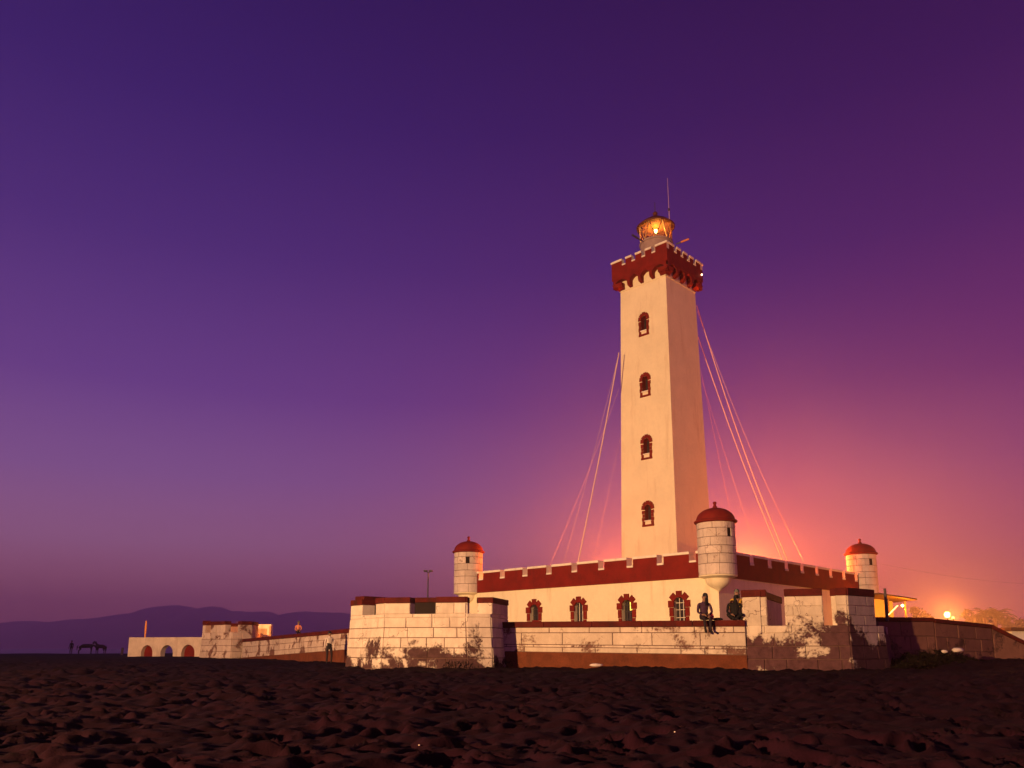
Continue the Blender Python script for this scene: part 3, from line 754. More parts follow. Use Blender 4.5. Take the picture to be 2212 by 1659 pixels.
# left bastion
def xy(x, Y, y=1390): p = at(x, y, Y); return (p.x, p.y)
LB = [xy(757, 29.0), xy(830, 27.3), xy(1006, 26.8), xy(1060, 27.0), xy(1096, 28.9), xy(1040, 32.5), xy(850, 33.2), xy(765, 31.8)]
lb_top = zof(1289.5, 27.0)
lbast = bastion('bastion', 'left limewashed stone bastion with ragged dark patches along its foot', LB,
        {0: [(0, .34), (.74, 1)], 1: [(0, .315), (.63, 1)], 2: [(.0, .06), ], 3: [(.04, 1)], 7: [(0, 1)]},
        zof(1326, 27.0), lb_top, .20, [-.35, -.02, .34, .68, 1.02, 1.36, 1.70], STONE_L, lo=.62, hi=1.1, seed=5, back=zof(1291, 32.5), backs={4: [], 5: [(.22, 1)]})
# right bastion
RBP = [xy(1609, 26.3), xy(1836, 25.2), xy(1911, 26.4), xy(1925, 28.6), xy(1850, 30.6), xy(1660, 30.4)]
rbast = bastion('bastion', 'right limewashed stone bastion with plaster largely fallen from its dark lower half', RBP,
        {0: [(.0, .235), (.41, .775), (.90, 1)], 1: [(0, .78)], 5: [(0, 1)]},
        zof(1351, 25.5), zof(1269.5, 25.2), .24, [-.35, -.05, .32, .74, 1.16], STONE_R, lo=.62, hi=1.15, seed=21, thick=.55)
# far left bastion
FB = [xy(436, 53.5), xy(500, 51.6), xy(543, 52.6), xy(566, 57.0), xy(520, 60.0), xy(450, 58.5)]
FARB = bastion('bastion', 'small far left bastion lit yellow through its embrasure', FB,
        {0: [(0, .10), (.28, .77)], 1: [(.42, 1)], 2: [(.0, .5)]},
        zof(1366, 52), zof(1341.5, 52), .24, [-.35, .02, .42, .82, 1.22], STONE_F, lo=.6, hi=1.2, seed=41, thick=.4, back=zof(1341.5, 54), backs={3: []}, backmat=WHITE)
light('bastion_lamp', (Vector((*xy(516, 55.2), 0)) + UP * (zof(1352, 54))), 240, (1, .34, .03), size=.1)
b = MB(); p0, p1 = at(543, 1348.5, 58), at(586, 1348.5, 57.2); b.box(p0 - UP * 1.4, p1 - p0, (0, .35, 0), UP * 1.4); b.build('rear_parapet', WHITE, FARB)
light('bastion_lamp', at(575, 1362, 55.4), 60, (1, .20, .02), size=.1)

def curtain(name, label, p0, p1, z0t, z1t, rows, mat, zb0, zb1, cap=.17, thick=.45, plinth=True, seed=0, lo=.6, hi=1.2, capmat=CAPM, joint=.02, face=1):
    """straight curtain wall, top from z0t to z1t, blocks down to zb, plinth below"""
    p0, p1 = Vector((p0[0], p0[1], 0)), Vector((p1[0], p1[1], 0)); U = (p1 - p0).normalized(); N = Vector((U.y, -U.x, 0))
    if N.y > 0 and face == 1: N = -N
    c = (p0 + p1) / 2
    root = thing(name, label, 'wall', (c.x, c.y, 0))
    def slab(n_, q0, q1, za0, za1, zc0, zc1, out, th, m, bev=0):
        b = MB(); o = [q0 + N * out + UP * za0, q1 + N * out + UP * za1, q1 + N * out + UP * zc1, q0 + N * out + UP * zc0]; i = [v - N * th for v in o]
        b.face(o); b.face(i[::-1])
        for k in range(4): b.face((o[k], i[k], i[(k + 1) % 4], o[(k + 1) % 4]))
        return b.build(n_, m, root, weld=True, bevel=bev)
    slab('core', p0, p1, -.35, -.35, z0t - cap, z1t - cap, 0, thick, MORTAR)
    npc = max(1, round((p1 - p0).length / 1.8))
    for k in range(npc):
        a, e = k / npc, (k + 1) / npc
        f = lambda t: p0 + (p1 - p0) * t
        za, ze = z0t + (z1t - z0t) * a, z0t + (z1t - z0t) * e
        slab('coping', f(a) + U * .004, f(e) - U * .004, za - cap, ze - cap, za, ze, .07, thick + .12, capmat, .015)
    rows_on_face(root, (p0 + UP * zb0, p1 + UP * zb1, p1 + UP * (z1t - cap), p0 + UP * (z0t - cap)), N, rows, mat, lo, hi, joint, seed=seed)
    if plinth: slab('plinth', p0, p1, -.35, -.35, zb0 - .01, zb1 - .01, .05, thick, PLINTH)
    return root
YL_, YR_ = 28.3, 26.2
curtain('curtain_wall', 'middle limewashed curtain wall with red coping where two people sit', xy(1075, YL_), xy(1612, YR_), zof(1343.6, YL_), zof(1339.6, YR_), [0, .20, .30, .78, 1], STONE_M, zof(1407, YL_), zof(1415, YR_), .20, seed=3, lo=.7, hi=1.9)
curtain('curtain_wall', 'left curtain wall sloping away towards the small far bastion', xy(525, 51.5), xy(762, 35.5), zof(1380.5, 51.5), zof(1357, 35.5), [0, .3, .68, 1], STONE_F, zof(1421, 51.5), zof(1402, 35.5), .19, seed=9, lo=.8, hi=1.8)
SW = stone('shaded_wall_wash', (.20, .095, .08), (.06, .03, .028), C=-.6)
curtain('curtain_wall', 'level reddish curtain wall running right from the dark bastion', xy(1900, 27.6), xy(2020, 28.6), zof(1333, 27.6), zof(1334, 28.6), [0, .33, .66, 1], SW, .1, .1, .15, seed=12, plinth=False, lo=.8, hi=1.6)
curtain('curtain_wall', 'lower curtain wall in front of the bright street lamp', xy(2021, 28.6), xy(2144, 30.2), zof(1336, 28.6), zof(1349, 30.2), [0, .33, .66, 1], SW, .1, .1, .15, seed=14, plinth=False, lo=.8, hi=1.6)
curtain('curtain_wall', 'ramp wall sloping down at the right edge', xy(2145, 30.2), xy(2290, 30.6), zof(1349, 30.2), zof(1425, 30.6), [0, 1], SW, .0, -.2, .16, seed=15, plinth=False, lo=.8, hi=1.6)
# raised terrace inside the walls
b = MB(); pl = [xy(790, 31), xy(1040, 31), xy(1100, 28.8), xy(1600, 26.9), xy(1680, 29.5), xy(1905, 28.6), xy(2020, 29.6), xy(2120, 31.2)] + [(38, 75), (-20, 75), xy(560, 56), xy(760, 36.5)]
b.face([(p[0], p[1], .98) for p in pl]); tag(b.build('terrace', CONC), kind='structure')

# arcade at far left
YA = 64.0
pa, pb = at(279, 1377, YA), at(437, 1377, 62.0)
arc = thing('arcade', 'low whitewashed arcade with three round arches beyond the far bastion', 'arcade', (pa.x, pa.y, 0))
Ua = (pb - pa); La = Vector((Ua.x, Ua.y, 0)).length; Ua = Vector((Ua.x, Ua.y, 0)).normalized(); Na = Vector((Ua.y, -Ua.x, 0))
zta = pa.z
mpA = lambda u, v, d: Vector((pa.x, pa.y, 0)) + Ua * u + UP * v - Na * d
ucx = lambda x: (x - 279) / 158 * La
aops = [(ucx(308), ucx(333), -.3, .25, zof(1393.5, YA) - .25), (ucx(350.5), ucx(377), -.3, .25, zof(1393.5, YA) - .25), (ucx(395), ucx(423), -.3, .25, zof(1392.5, 63) - .25)]
b = MB(); arch_wall(b, 0, La, -.6, zta, aops, mpA, .5)
b.face((mpA(0, zta, 0), mpA(La, zta, 0), mpA(La, zta, .5), mpA(0, zta, .5)))
b.face((mpA(0, -.6, 0), mpA(0, zta, 0), mpA(0, zta, .5), mpA(0, -.6, .5)))
b.build('wall', paint('arcade_limewash', (.62, .50, .42), .2, 1.2, dirt=(.25, .15, .12), dirt_amt=.6), arc)
for o in (aops[0], aops[2]):
    b = MB(); b.face((mpA(o[0], -.5, .35), mpA(o[1], -.5, .35), mpA(o[1], 1.4, .35), mpA(o[0], 1.4, .35))); b.build('door_panel', REDP, arc)

# ------------------------------------------------------------------ street furniture and far structures
p = at(925, 1236, 46)
lp = thing('lamp_post', 'thin unlit lamp post with flat twin head rising behind the left bastion', 'lamp post', (p.x, p.y, 0))
b = MB(); b.tube([(p.x, p.y, .5), (p.x, p.y, p.z)], [.05, .035], 8); b.build('pole', METAL, lp)
for s in (-1, 1):
    b = MB(); b.tube([(p.x, p.y, p.z - .05), (p.x + s * .12, p.y, p.z + .04)], .022, 6); b.build('arm', METAL, lp)
    b = MB(); b.cbox((p.x + s * .15, p.y, p.z + .02), .24, .22, .10, 0); b.build('lamp_head', METAL, lp, bevel=.03)
p = at(316, 1341, 67)
mp_ = thing('marker_post', 'slim post lit bright orange above the arcade', 'post', (p.x, p.y, 0))
b = MB(); q = at(313.5, 1372, 67); b.tube([(q.x, q.y, 0.3), q, q + (p - q) * .5, p], [.05, .06, .085, .05], 8); b.build('shaft', paint('orange_lit_post', (.72, .34, .10), .1), mp_)  # the post's orange lighting is also put into its own colour
light('post_lamp', q + Vector((.25, -1.2, -.15)), 22, (1, .25, .03), size=.06)
p = at(264, 1399, 95); b = MB(); b.tube([(p.x, p.y, -.6), (p.x + .05, p.y, p.z)], [.16, .13], 7)
tag(b.build('bollard', METAL), 'short dark post on the sand between the horses and the arcade', 'post')

# sodium street lamp and the next one just outside the frame
p = at(2046, 1328, 60)
sl = thing('street_lamp', 'blazing sodium street lamp just above the lower curtain wall', 'street lamp', (p.x, p.y, 0))
b = MB(); b.tube([(p.x, p.y, -.1), (p.x, p.y, p.z - .2)], [.07, .05], 8); b.build('pole', METAL, sl)
b = MB(); b.lathe([(.001, -.22), (.14, -.17), (.21, 0), (.14, .17), (.001, .22)], p, 16); b.build('lamp_globe', glow('sodium_globe', (1, .62, .12), 16), sl, smooth=True)
p2 = at(2059, 1334.5, 58); b = MB(); b.lathe([(.001, -.10), (.10, 0), (.001, .10)], p2, 12)
s2 = thing('low_lamp', 'small yellow lamp low beside the blazing street lamp', 'lamp', (p2.x, p2.y, 0))
b.build('lamp_globe', glow('small_globe', (1, .6, .1), 7), s2, smooth=True)
b = MB(); b.tube([(p2.x, p2.y, -.1), (p2.x, p2.y, p2.z - .05)], .04, 6); b.build('pole', METAL, s2)

# lit kiosk behind the right bastion
YK = 44
k0, k1 = at(1880, 1300, YK), at(1958, 1300, YK)
ki = thing('kiosk', 'open kiosk with flat sloping roof glowing orange beside the dark bastion', 'kiosk', (k0.x, k0.y, 0))
b = MB(); b.box((k0.x, YK + 1.6, -.1), (k1.x - k0.x, 0, 0), (0, .15, 0), (0, 0, zof(1294, YK + 1.6) + .1)); b.build('wall', OCHRE, ki)
b = MB(); ra, rb = at(1890, 1285, YK), at(1972, 1297.5, YK)
b.box(ra - Vector((0, .5, 0)), rb - ra, (0, 2.6, 0), (0, 0, .09)); b.build('roof', WOODR, ki, bevel=.02)
for x in (1921, 1957):
    q = at(x, 1330, YK); b = MB(); b.cbox((q.x, YK, -.1), .07, .07, zof(1292 if x < 1930 else 1296, YK) + .05); b.build('post', WOODR, ki)
lit = glow('kiosk_lamp', (1, .68, .18), 12)
q = at(1949.5, 1308, YK - .2); b = MB(); b.lathe([(.001, -.09), (.09, 0), (.001, .09)], q, 12); b.build('lamp_globe', lit, ki, smooth=True)
light('kiosk_light', q - Vector((0, .15, .2)), 300, (1, .33, .015), size=.08)
q0, q1 = at(1916, 1331.5, YK - .4), at(1939, 1308, YK - .4)
b = MB(); b.tube([q0, q1], .028, 6); b.build('light_tube', glow('tube_lamp', (1, .66, .18), 3.5), ki)
# low building at right edge
p0, p1 = at(2186, 1363, 42), at(2300, 1363, 42)
lo_ = thing('low_building', 'low pale building with dark flat roof at the right edge', 'building', (p0.x, 42, 0))
b = MB(); b.box((p0.x, 42, -.2), (p1.x - p0.x, 0, 0), (0, 4, 0), (0, 0, p0.z + .2)); b.build('wall', WHITE, lo_)
b = MB(); b.box((p0.x - .15, 41.8, p0.z), (p1.x - p0.x, 0, 0), (0, 4.4, 0), (0, 0, .18)); b.build('roof', WOODR, lo_)
# overhead wire at right
b = MB(); a_, c_ = at(1905, 1219, 58), at(2330, 1262, 75); b.tube([a_ + (c_ - a_) * k / 8 - UP * .5 * math.sin(math.pi * k / 8) for k in range(9)], .006, 4)
tag(b.build('overhead_wire', METAL), 'single thin wire crossing the sky right of the far turret', 'wire')
p = at(1911, 1271, 27.6); b = MB(); b.tube([(p.x, p.y, 1.6), (p.x, p.y, p.z)], [.06, .045], 8)
tag(b.build('short_post', METAL), 'short dark pipe at the right end of the dark bastion', 'post')

# ------------------------------------------------------------------ plants
LEAF = plain('dark_leaf', (.022, .020, .009), .7, .3); BARK = plain('bark', (.10, .06, .04), .9, .1)
PALMG = plain('palm_frond', (.07, .07, .025), .6, .3); SHRUBM = plain('succulent_leaf', (.008, .006, .005), .9, .05)
def foliage(c, sx, sy, sz, n, s, rr):
    b = MB(); lob = [(Vector((rr.gauss(0, .45) * sx, rr.gauss(0, .45) * sy, rr.gauss(0, .35) * sz)), rr.uniform(.35, .65)) for _ in range(9)]
    for _ in range(n):
        o, q = rr.choice(lob); d = Vector((rr.gauss(0, 1), rr.gauss(0, 1), rr.gauss(0, 1))).normalized() * q * rr.uniform(.6, 1.05)
        p = c + o + Vector((d.x * sx, d.y * sy, d.z * sz)); t1 = Vector((rr.gauss(0, 1), rr.gauss(0, 1), rr.gauss(0, 1))).normalized(); t2 = t1.orthogonal().normalized(); k = s * rr.uniform(.6, 1.3)
        b.face((p - t1 * k, p + t2 * k * .45, p + t1 * k, p - t2 * k * .45))
    return b
def tree(x, y, Y, w, h, label, n=900, s=.22):
    c = at(x, y, Y); rr = random.Random(int(x)); root = thing('tree', label, 'tree', (c.x, c.y, 0), 'trees beyond the street lamp')
    foliage(c, w, w * .8, h, n, s, rr).build('crown', LEAF, root)
    b = MB(); b.tube([(c.x, c.y, -.2), (c.x + .1, c.y, c.z * .5), (c.x - .05, c.y, c.z)], [.16, .12, .05], 7)
    for k in range(4): b.tube([(c.x, c.y, c.z * .6), c + Vector((rr.uniform(-.6, .6) * w, rr.uniform(-.5, .5) * w, rr.uniform(0, .5) * h))], [.06, .02], 5)
    b.build('trunk', BARK, root)
tree(1996, 1337, 68, 1.1, .9, 'small bushy tree between the kiosk and the blazing street lamp')
tree(2104, 1343, 70, 1.1, .8, 'bushy tree between the blazing street lamp and the palms')
tree(2184, 1350, 72, 1.5, .9, 'broad low tree right of the palms', 1300)
def palm(x, y, Y, label, seed, L=1.5):
    c = at(x, y, Y); rr = random.Random(seed); root = thing('palm_tree', label, 'palm tree', (c.x, c.y, 0), 'palms beyond the ramp wall')
    b = MB(); b.tube([(c.x + .1, c.y, -.2), (c.x, c.y, c.z * .6), c], [.2, .15, .13], 9); b.build('trunk', BARK, root)
    for k in range(22):
        az = 2 * math.pi * k / 22 + rr.uniform(-.15, .15); el = rr.uniform(.1, 1.25); l = L * rr.uniform(.8, 1.1)
        d = Vector((math.cos(az), math.sin(az), 0)); pts = []; p = c.copy(); e = el
        for j in range(7): pts.append(p.copy()); p = p + (d * math.cos(e) + UP * math.sin(e)) * l / 6; e -= .27
        b = MB(); s = d.cross(UP)
        for j in range(6):
            for q in (-1, 1):
                for m in range(2):
                    o = pts[j].lerp(pts[j + 1], m / 2); o2 = pts[j].lerp(pts[j + 1], m / 2 + .35); w = .42 * L * (1 - (j / 6.5) ** 2) * (.5 if j == 0 else 1) * .7
                    tip = o2 + s * q * w + (pts[j + 1] - pts[j]) * 1.1 - UP * .14
                    b.face((o, o2, tip))
        b.tube(pts, [.03 - .004 * j for j in range(7)], 4); b.build('frond', PALMG, root)
palm(2127, 1334, 66, 'palm with drooping crown nearer the street lamp, left of the pair', 1)
palm(2149, 1336, 67, 'palm with upright crown above the bend of the ramp wall, right of the pair', 2, 1.7)
# dark succulent mass at the foot of the right-hand walls
b = MB(); rr = random.Random(5); a0, a1 = at(1918, 1430, 26.5), at(2140, 1425, 28.6)
for k in range(5200):
    t_ = rr.random(); base = a0.lerp(a1, t_); w = (1 - abs(2 * t_ - 1) ** 3)
    dy = rr.uniform(-.9, .75); hgt = (.22 + .42 * (dy + .9) / 1.65) * w * (.55 + .45 * math.sin(t_ * 19) ** 2)
    p = Vector((base.x, base.y + dy, rr.random() ** .6 * hgt)); d = Vector((rr.gauss(0, .7), rr.gauss(0, .7), rr.uniform(.2, 1))).normalized(); s = d.orthogonal().normalized(); l = rr.uniform(.06, .16)
    b.face((p - s * .022, p + s * .022, p + d * l + s * .008, p + d * l - s * .008)); s = d.cross(s); b.face((p - s * .022, p + s * .022, p + d * l))
tag(b.build('undergrowth', SHRUBM), kind='stuff')
b = MB(); rr = random.Random(6)
for x, Y, n_ in ((1080, 28.2, 260), (1050, 27.0, 200), (985, 26.3, 120)):
    c = at(x, 1434, Y)
    for k in range(n_):
        p = Vector((c.x + rr.gauss(0, .28), c.y + rr.gauss(0, .12), rr.random() * .22)); d = Vector((rr.gauss(0, .6), rr.gauss(0, .6), 1)).normalized(); s = d.orthogonal().normalized(); l = rr.uniform(.05, .14)
        b.face((p - s * .015, p + s * .015, p + d * l))
tag(b.build('weeds', SHRUBM), kind='stuff')
# pale stones and litter
def pebble(name, c, sx, sy, sz, mat, label, cat, seed):
    bm = bmesh.new(); bmesh.ops.create_icosphere(bm, subdivisions=2, radius=1); rr = random.Random(seed)
    for v in bm.verts: v.co = Vector((v.co.x * sx, v.co.y * sy, v.co.z * sz)) * rr.uniform(.82, 1.12)
    me = bpy.data.meshes.new(name); bm.to_mesh(me); bm.free(); me.materials.append(mat); me.polygons.foreach_set('use_smooth', [True] * len(me.polygons))
    o = link(name, me); o.location = c; return tag(o, label, cat)
PALE = plain('pale_stone', (.55, .46, .46), .8, .2)
pebble('pale_rock', at(2068, 1404, 27.9), .21, .12, .085, PALE, 'larger pale rock on the dark undergrowth below the street lamp', 'rock', 1)
pebble('pale_rock', at(2040, 1407.5, 27.7), .12, .09, .06, PALE, 'smaller pale rock on the dark undergrowth left of a larger one', 'rock', 2)
pebble('pale_rock', at(1288, 1438, 26.6) + UP * .02, .22, .12, .06, PALE, 'flat pale rock on the sand at the foot of the middle wall', 'rock', 3)
def ground_z(x, y):
    j = np.abs(ys - y).argmin(); i = np.abs(Xg[j] - x).argmin(); return float(Zg[j, i])
SHL = ['brightest pale shell fragment, on the sand below the seated people', 'pale shell fragment on the sand below the right part of the left bastion', 'pale shell fragment low on the sand toward the right edge', 'pale shell fragment on the sand nearest the camera, below the right bastion', 'pale shell fragment at the far right edge of the sand', 'pale shell fragment on the sand closest to the right bastion', 'pale shell fragment on the sand below the left corner of the left bastion']
for k, (x, y) in enumerate(((1458, 1582), (906, 1610))):
    lo_d, Y = 1e9, 5
    for j in range(len(ys)):
        if ys[j] < 4 or ys[j] > 25: continue
        X_ = at(x, y, ys[j]).x; d = abs(at(x, y, ys[j]).z - ground_z(X_, ys[j]))
        if d < lo_d: lo_d, Y = d, ys[j]
    p = at(x, y, Y); p.z = ground_z(p.x, Y) + .006
    o = pebble('shell_fragment', p, .008, .007, .005, PALE, SHL[k], 'shell', 30 + k); o['group'] = 'pale fragments scattered on the sand'

# ------------------------------------------------------------------ people and horses
SKIN = plain('skin', (.22, .115, .085), .6, .3); HAIRB = plain('black_hair', (.012, .009, .009), .5, .4)
def skin_mesh(name, verts, edges, radii, mats, assign, parent, sub=2):
    me = bpy.data.meshes.new(name + '_cage'); me.from_pydata([tuple(v) for v in verts], edges, [])
    o = bpy.data.objects.new(name, me); COL.objects.link(o)
    sk = o.modifiers.new('s', 'SKIN'); sd = o.modifiers.new('d', 'SUBSURF'); sd.levels = sub; sd.render_levels = sub
    for i, r in enumerate(radii):
        me.skin_vertices[0].data[i].radius = r if isinstance(r, tuple) else (r, r); me.skin_vertices[0].data[i].use_root = (i == 0)
    dg = bpy.context.evaluated_depsgraph_get(); ev = o.evaluated_get(dg); m2 = bpy.data.meshes.new_from_object(ev)
    o.modifiers.clear(); o.data = m2; m2.name = name
    m2.materials.clear()
    for m in mats: m2.materials.append(m)
    vs = [Vector(v) for v in verts]
    for p in m2.polygons:
        k = min(range(len(edges)), key=lambda e: segd(p.center, vs[edges[e][0]], vs[edges[e][1]]))
        p.material_index = assign[k]; p.use_smooth = True
    if parent: o.parent = parent
    return o
def segd(p, a, b):
    ab = b - a; t = max(0, min(1, (p - a).dot(ab) / max(1e-9, ab.dot(ab)))); return (p - a - ab * t).length
def person(label, loc, rz, J, shirt, trousers, shoes, hair='short', extra=None, scale=1.0):
    """J: joint positions in local metres, +Y is the way the figure faces"""
    root = thing('person', label, 'person', loc); root.rotation_euler = (0, 0, rz); root.scale = (scale,) * 3
    names = ['pelvis', 'waist', 'chest', 'neck', 'head0', 'head1']
    for s in 'lr': names += [s + n_ for n_ in ('hip', 'knee', 'ankle', 'toe', 'shoulder', 'elbow', 'wrist', 'palm')]
    rad_ = dict(pelvis=(.145, .11), waist=(.125, .095), chest=(.15, .11), neck=.052, head0=.072, head1=.085)
    for s in 'lr': rad_.update({s + 'hip': .088, s + 'knee': .058, s + 'ankle': .040, s + 'toe': .036, s + 'shoulder': .058, s + 'elbow': .042, s + 'wrist': .030, s + 'palm': .034})
    ix = {n_: i for i, n_ in enumerate(names)}
    V = [Vector(J[n_]) for n_ in names]
    E = []; A = []
    def e(a, c, m): E.append((ix[a], ix[c])); A.append(m)
    e('pelvis', 'waist', 1); e('waist', 'chest', 0); e('chest', 'neck', 0); e('neck', 'head0', 3); e('head0', 'head1', 3)
    for s in 'lr':
        e('pelvis', s + 'hip', 1); e(s + 'hip', s + 'knee', 1); e(s + 'knee', s + 'ankle', 1); e(s + 'ankle', s + 'toe', 2)
        e('chest', s + 'shoulder', 0); e(s + 'shoulder', s + 'elbow', 0); e(s + 'elbow', s + 'wrist', 0); e(s + 'wrist', s + 'palm', 3)
    # five fingers on each hand
    R2 = [rad_[n_] for n_ in names]
    for s in 'lr':
        w, pm = Vector(J[s + 'wrist']), Vector(J[s + 'palm']); d = (pm - w).normalized(); sd_ = d.orthogonal().normalized()
        for k in range(5):
            ln = (.045, .07, .078, .072, .055)[k]; o = (k - 2) * .017
            dirn = (d + sd_ * (-.8 if k == 0 else (k - 2.5) * .12)).normalized()
            V.append(pm + sd_ * o + dirn * .035); R2.append(.010); E.append((ix[s + 'palm'], len(V) - 1)); A.append(3)
            V.append(V[-1] + (dirn + Vector((0, 0, -.35))).normalized() * ln); R2.append(.008); E.append((len(V) - 2, len(V) - 1)); A.append(3)
    skin_mesh('body', V, E, R2, [shirt, trousers, shoes, SKIN], A, root)
    h0, h1 = Vector(J['head0']), Vector(J['head1']); f = Vector(J.get('face', (0, 1, 0))).normalized(); hc = (h0 + h1) / 2 + (h1 - h0) * .1
    b = MB(); b.lathe([(.001, -.012), (.014, -.01), (.016, .004), (.006, .02), (.001, .026)], hc + f * .083 - UP * .005, 8); b.build('nose', SKIN, None, smooth=True).parent = root
    for s in (-1, 1):
        sd_ = f.cross(UP).normalized() * s
        b = MB(); b.lathe([(.001, -.009), (.011, 0), (.001, .009)], hc + f * .074 + sd_ * .032 + UP * .022, 8); b.build('eye', HAIRB, None, smooth=True).parent = root
        b = MB(); b.lathe([(.001, -.03), (.016, 0), (.001, .03)], hc + sd_ * .088, 8); b.build('ear', SKIN, None, smooth=True).parent = root
    b = MB(); rr = random.Random(3); top = hc + UP * .03 - f * .022
    pr = [(.001, .115), (.055, .10), (.09, .06), (.102, .0), (.098, -.06)]
    if hair == 'long': pr += [(.10, -.14), (.105, -.22), (.085, -.30), (.001, -.33)]
    elif hair == 'hood': pr += [(.105, -.10), (.11, -.16), (.001, -.18)]
    else: pr += [(.07, -.08), (.001, -.085)]
    b.lathe(pr, top - f * .012, 16)
    b.v = [tuple(Vector(v) - f * max(0, (Vector(v) - top).dot(f) - .035) * (1.0 if Vector(v).z < top.z + .07 else .2)) for v in b.v]
    b.build('hair' if hair != 'hood' else 'hood', HAIRB if hair != 'hood' else shirt, None, smooth=True).parent = root
    return root
def base_pose():
    J = dict(pelvis=(0, 0, .98), waist=(0, .0, 1.14), chest=(0, 0, 1.34), neck=(0, .01, 1.52), head0=(0, .03, 1.60), head1=(0, .03, 1.70), face=(0, 1, 0))
    for s, n_ in ((-1, 'l'), (1, 'r')):
        J.update({n_ + 'hip': (s * .10, 0, .92), n_ + 'knee': (s * .11, .03, .50), n_ + 'ankle': (s * .11, -.01, .08), n_ + 'toe': (s * .13, .15, .035),
                  n_ + 'shoulder': (s * .19, 0, 1.42), n_ + 'elbow': (s * .25, -.03, 1.13), n_ + 'wrist': (s * .26, .08, .90), n_ + 'palm': (s * .26, .12, .82)})
    return J
def seated_pose(lean=.05, arm='lap', reach=(.0, .0)):
    J = dict(pelvis=(0, 0, .10), waist=(0, .02 - lean * .3, .27), chest=(0, lean * .4, .47), neck=(0, lean, .64), head0=(0, lean + .03, .72), head1=(0, lean + .04, .82), face=(.5, .8, -.1))
    for s, n_ in ((-1, 'l'), (1, 'r')):
        J.update({n_ + 'hip': (s * .10, .03, .095), n_ + 'knee': (s * .10, .42, .085), n_ + 'ankle': (s * .085, .45, -.34), n_ + 'toe': (s * .10, .60, -.40),
                  n_ + 'shoulder': (s * .185, lean * .7, .55), n_ + 'elbow': (s * .24, lean + .04, .28), n_ + 'wrist': (s * .12, .24, .19), n_ + 'palm': (s * .08, .31, .185)})
    return J
PURP = plain('mauve_jumper', (.05, .024, .052), .9, .1); BLK = plain('black_cloth', (.012, .011, .013), .9, .1); DRK = plain('dark_trousers', (.022, .016, .022), .9, .1)
PINK = plain('pink_cloth', (.60, .07, .10), .8, .2); YEL = plain('yellow_top', (.50, .30, .05), .9, .1); PALET = plain('pale_top', (.55, .46, .46), .9, .1); SAL = plain('salmon_top', (.62, .22, .15), .9, .1)
def on_wall(x, back=.22, lift=0):
    lo, hi = 0., 1.
    P0, P1 = Vector((*xy(1075, YL_), 0)), Vector((*xy(1612, YR_), 0))
    for _ in range(40):
        m = (lo + hi) / 2; q = P0.lerp(P1, m); xx = PPX + FOC * q.x / (q.y * math.cos(PIT))
        if xx < x: lo = m
        else: hi = m
    q = P0.lerp(P1, lo); z = zof(1343.6, YL_) * (1 - lo) + zof(1339.6, YR_) * lo; U = (P1 - P0).normalized(); N = Vector((U.y, -U.x, 0))
    return q - N * back + UP * (z + lift), math.atan2(N.y, N.x) - math.pi / 2
q, rz = on_wall(1524, .16); J = seated_pose(.08); J['face'] = (.9, .35, -.05)
person('person in a mauve jumper with long black hair seated on the red coping, legs dangling', q, rz + .25, J, PURP, DRK, BLK, 'long')
# pink and dark bags beside
q, rz = on_wall(1539, .10); pebble('pink_bag', q + UP * .13, .10, .09, .14, PINK, 'crumpled bright pink bag beside the person with long hair', 'bag', 9)
q, rz = on_wall(1553, .14); o = pebble('dark_bag', q + UP * .045, .20, .10, .05, BLK, 'flat dark bag lying on the coping between the two seated people', 'bag', 10)
q, rz = on_wall(1591, .24); J = seated_pose(.02)
for s, n_ in ((-1, 'l'), (1, 'r')):
    J[n_ + 'knee'] = (s * .24, .30, .20); J[n_ + 'ankle'] = (s * .02, .36, .05); J[n_ + 'toe'] = (-s * .10, .40, .04)
J['lelbow'] = (-.30, .02, .30); J['lwrist'] = (-.34, .10, .08); J['lpalm'] = (-.36, .14, .03); J['face'] = (-.9, .35, -.1); J['chest'] = (-.02, .02, .44); J['neck'] = (-.07, .05, .58); J['head0'] = (-.10, .07, .65); J['head1'] = (-.12, .08, .74)
person('hooded person in black sitting cross-legged on the coping against the dark bastion', q, rz, J, BLK, BLK, BLK, 'hood')
q2 = at(1594, 1345, 28.0); J = base_pose(); J['face'] = (.4, .9, 0)
person('person in yellow behind the hooded figure', (q2.x, q2.y, .98), math.pi, J, YEL, DRK, BLK, 'long', scale=.98)
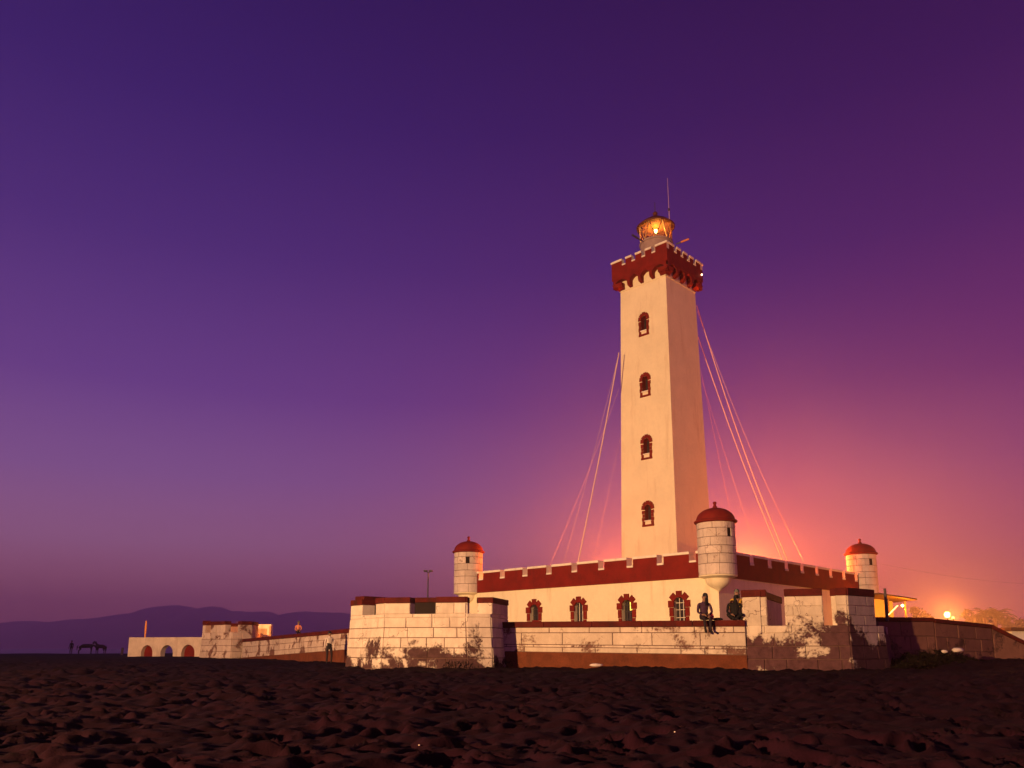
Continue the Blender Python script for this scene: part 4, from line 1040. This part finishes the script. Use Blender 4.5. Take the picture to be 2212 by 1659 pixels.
# on the far wall and on the sand
qf = at(643.5, 1367.5, 44.0)
J = seated_pose(.1); person('small person in a salmon top seated on the left curtain wall', qf, math.pi + .4, J, SAL, DRK, BLK, 'short', scale=.72)
qs = at(710, 1424, 35.0); J = base_pose(); J['lknee'] = (-.12, .10, .50); J['lankle'] = (-.12, .06, .08); J['ltoe'] = (-.12, .22, .035)
person('person in pale top and dark trousers standing on sand by the left curtain wall', (qs.x, qs.y, max(-.1, ground_z(qs.x, qs.y) - .01)), math.pi + .6, J, PALET, DRK, BLK, 'short', scale=.80)
qh = at(153, 1410, 108); J = base_pose(); zz = ground_z(qh.x, 108)
person('distant dark figure standing left of the horses', (qh.x, qh.y, zz), math.pi, J, BLK, BLK, BLK, 'short', scale=1.05)
def horse(x, Y, rz, label, coat, seed, head_down=False, scale=1.0):
    q = at(x, 1410, Y); root = thing('horse', label, 'horse', (q.x, q.y, ground_z(q.x, Y)), 'horses standing on the beach'); root.rotation_euler = (0, 0, rz); root.scale = (scale,) * 3
    V = [(0, 0, 1.12), (.42, 0, 1.16), (.72, 0, 1.20), (-.45, 0, 1.14), (-.72, 0, 1.20)]; Rr = [(.27, .29), (.27, .28), (.22, .24), (.27, .28), (.24, .24)]
    E = [(0, 1), (1, 2), (0, 3), (3, 4)]
    def ch(i, pts, rs):
        for p, r in zip(pts, rs): V.append(p); Rr.append(r); E.append((i, len(V) - 1)); i = len(V) - 1
    if head_down: ch(2, [(.98, 0, 1.25), (1.22, 0, 1.05), (1.36, 0, .80), (1.46, 0, .58)], [.15, .11, .095, .06])
    else: ch(2, [(.92, 0, 1.45), (1.10, 0, 1.72), (1.28, 0, 1.68), (1.52, 0, 1.48)], [.16, .115, .10, .06])
    for s in (-1, 1):
        ch(2, [(.70, s * .15, .95), (.72, s * .15, .55), (.70, s * .15, .15), (.76, s * .15, .04)], [.12, .065, .045, .055])
        ch(4, [(-.72, s * .15, .98), (-.62, s * .15, .70), (-.82, s * .15, .48), (-.80, s * .15, .14), (-.74, s * .15, .04)], [.16, .10, .06, .045, .055])
    skin_mesh('body', V, E, Rr, [coat], [0] * len(E), root)
    b = MB(); b.tube([(-.93, 0, 1.25), (-1.04, 0, 1.05), (-1.06, 0, .55)], [.05, .08, .03], 7); b.build('tail', HAIRB, None, smooth=True).parent = root
    h = Vector((1.22, 0, 1.1) if head_down else (1.10, 0, 1.80))
    for s in (-1, 1):
        b = MB(); b.lathe([(.04, 0), (.03, .07), (.002, .15)], h + Vector((0, s * .07, 0)), 6); b.build('ear', coat, None).parent = root
    b = MB(); b.box((.86, -.025, 1.42), (.24, 0, .36), (0, .05, 0), (-.10, 0, .06)); b.build('mane', HAIRB, None).parent = root
COAT1, COAT2 = plain('black_coat', (.014, .010, .010), .6, .3), plain('bay_coat', (.05, .02, .016), .6, .3)
horse(184, 110, .3, 'black horse in the middle of the distant beach group, head lowered', COAT1, 1, True, 1.0)
horse(217, 112, math.pi - .35, 'bay horse at the right of the distant beach group', COAT2, 2, False, .95)
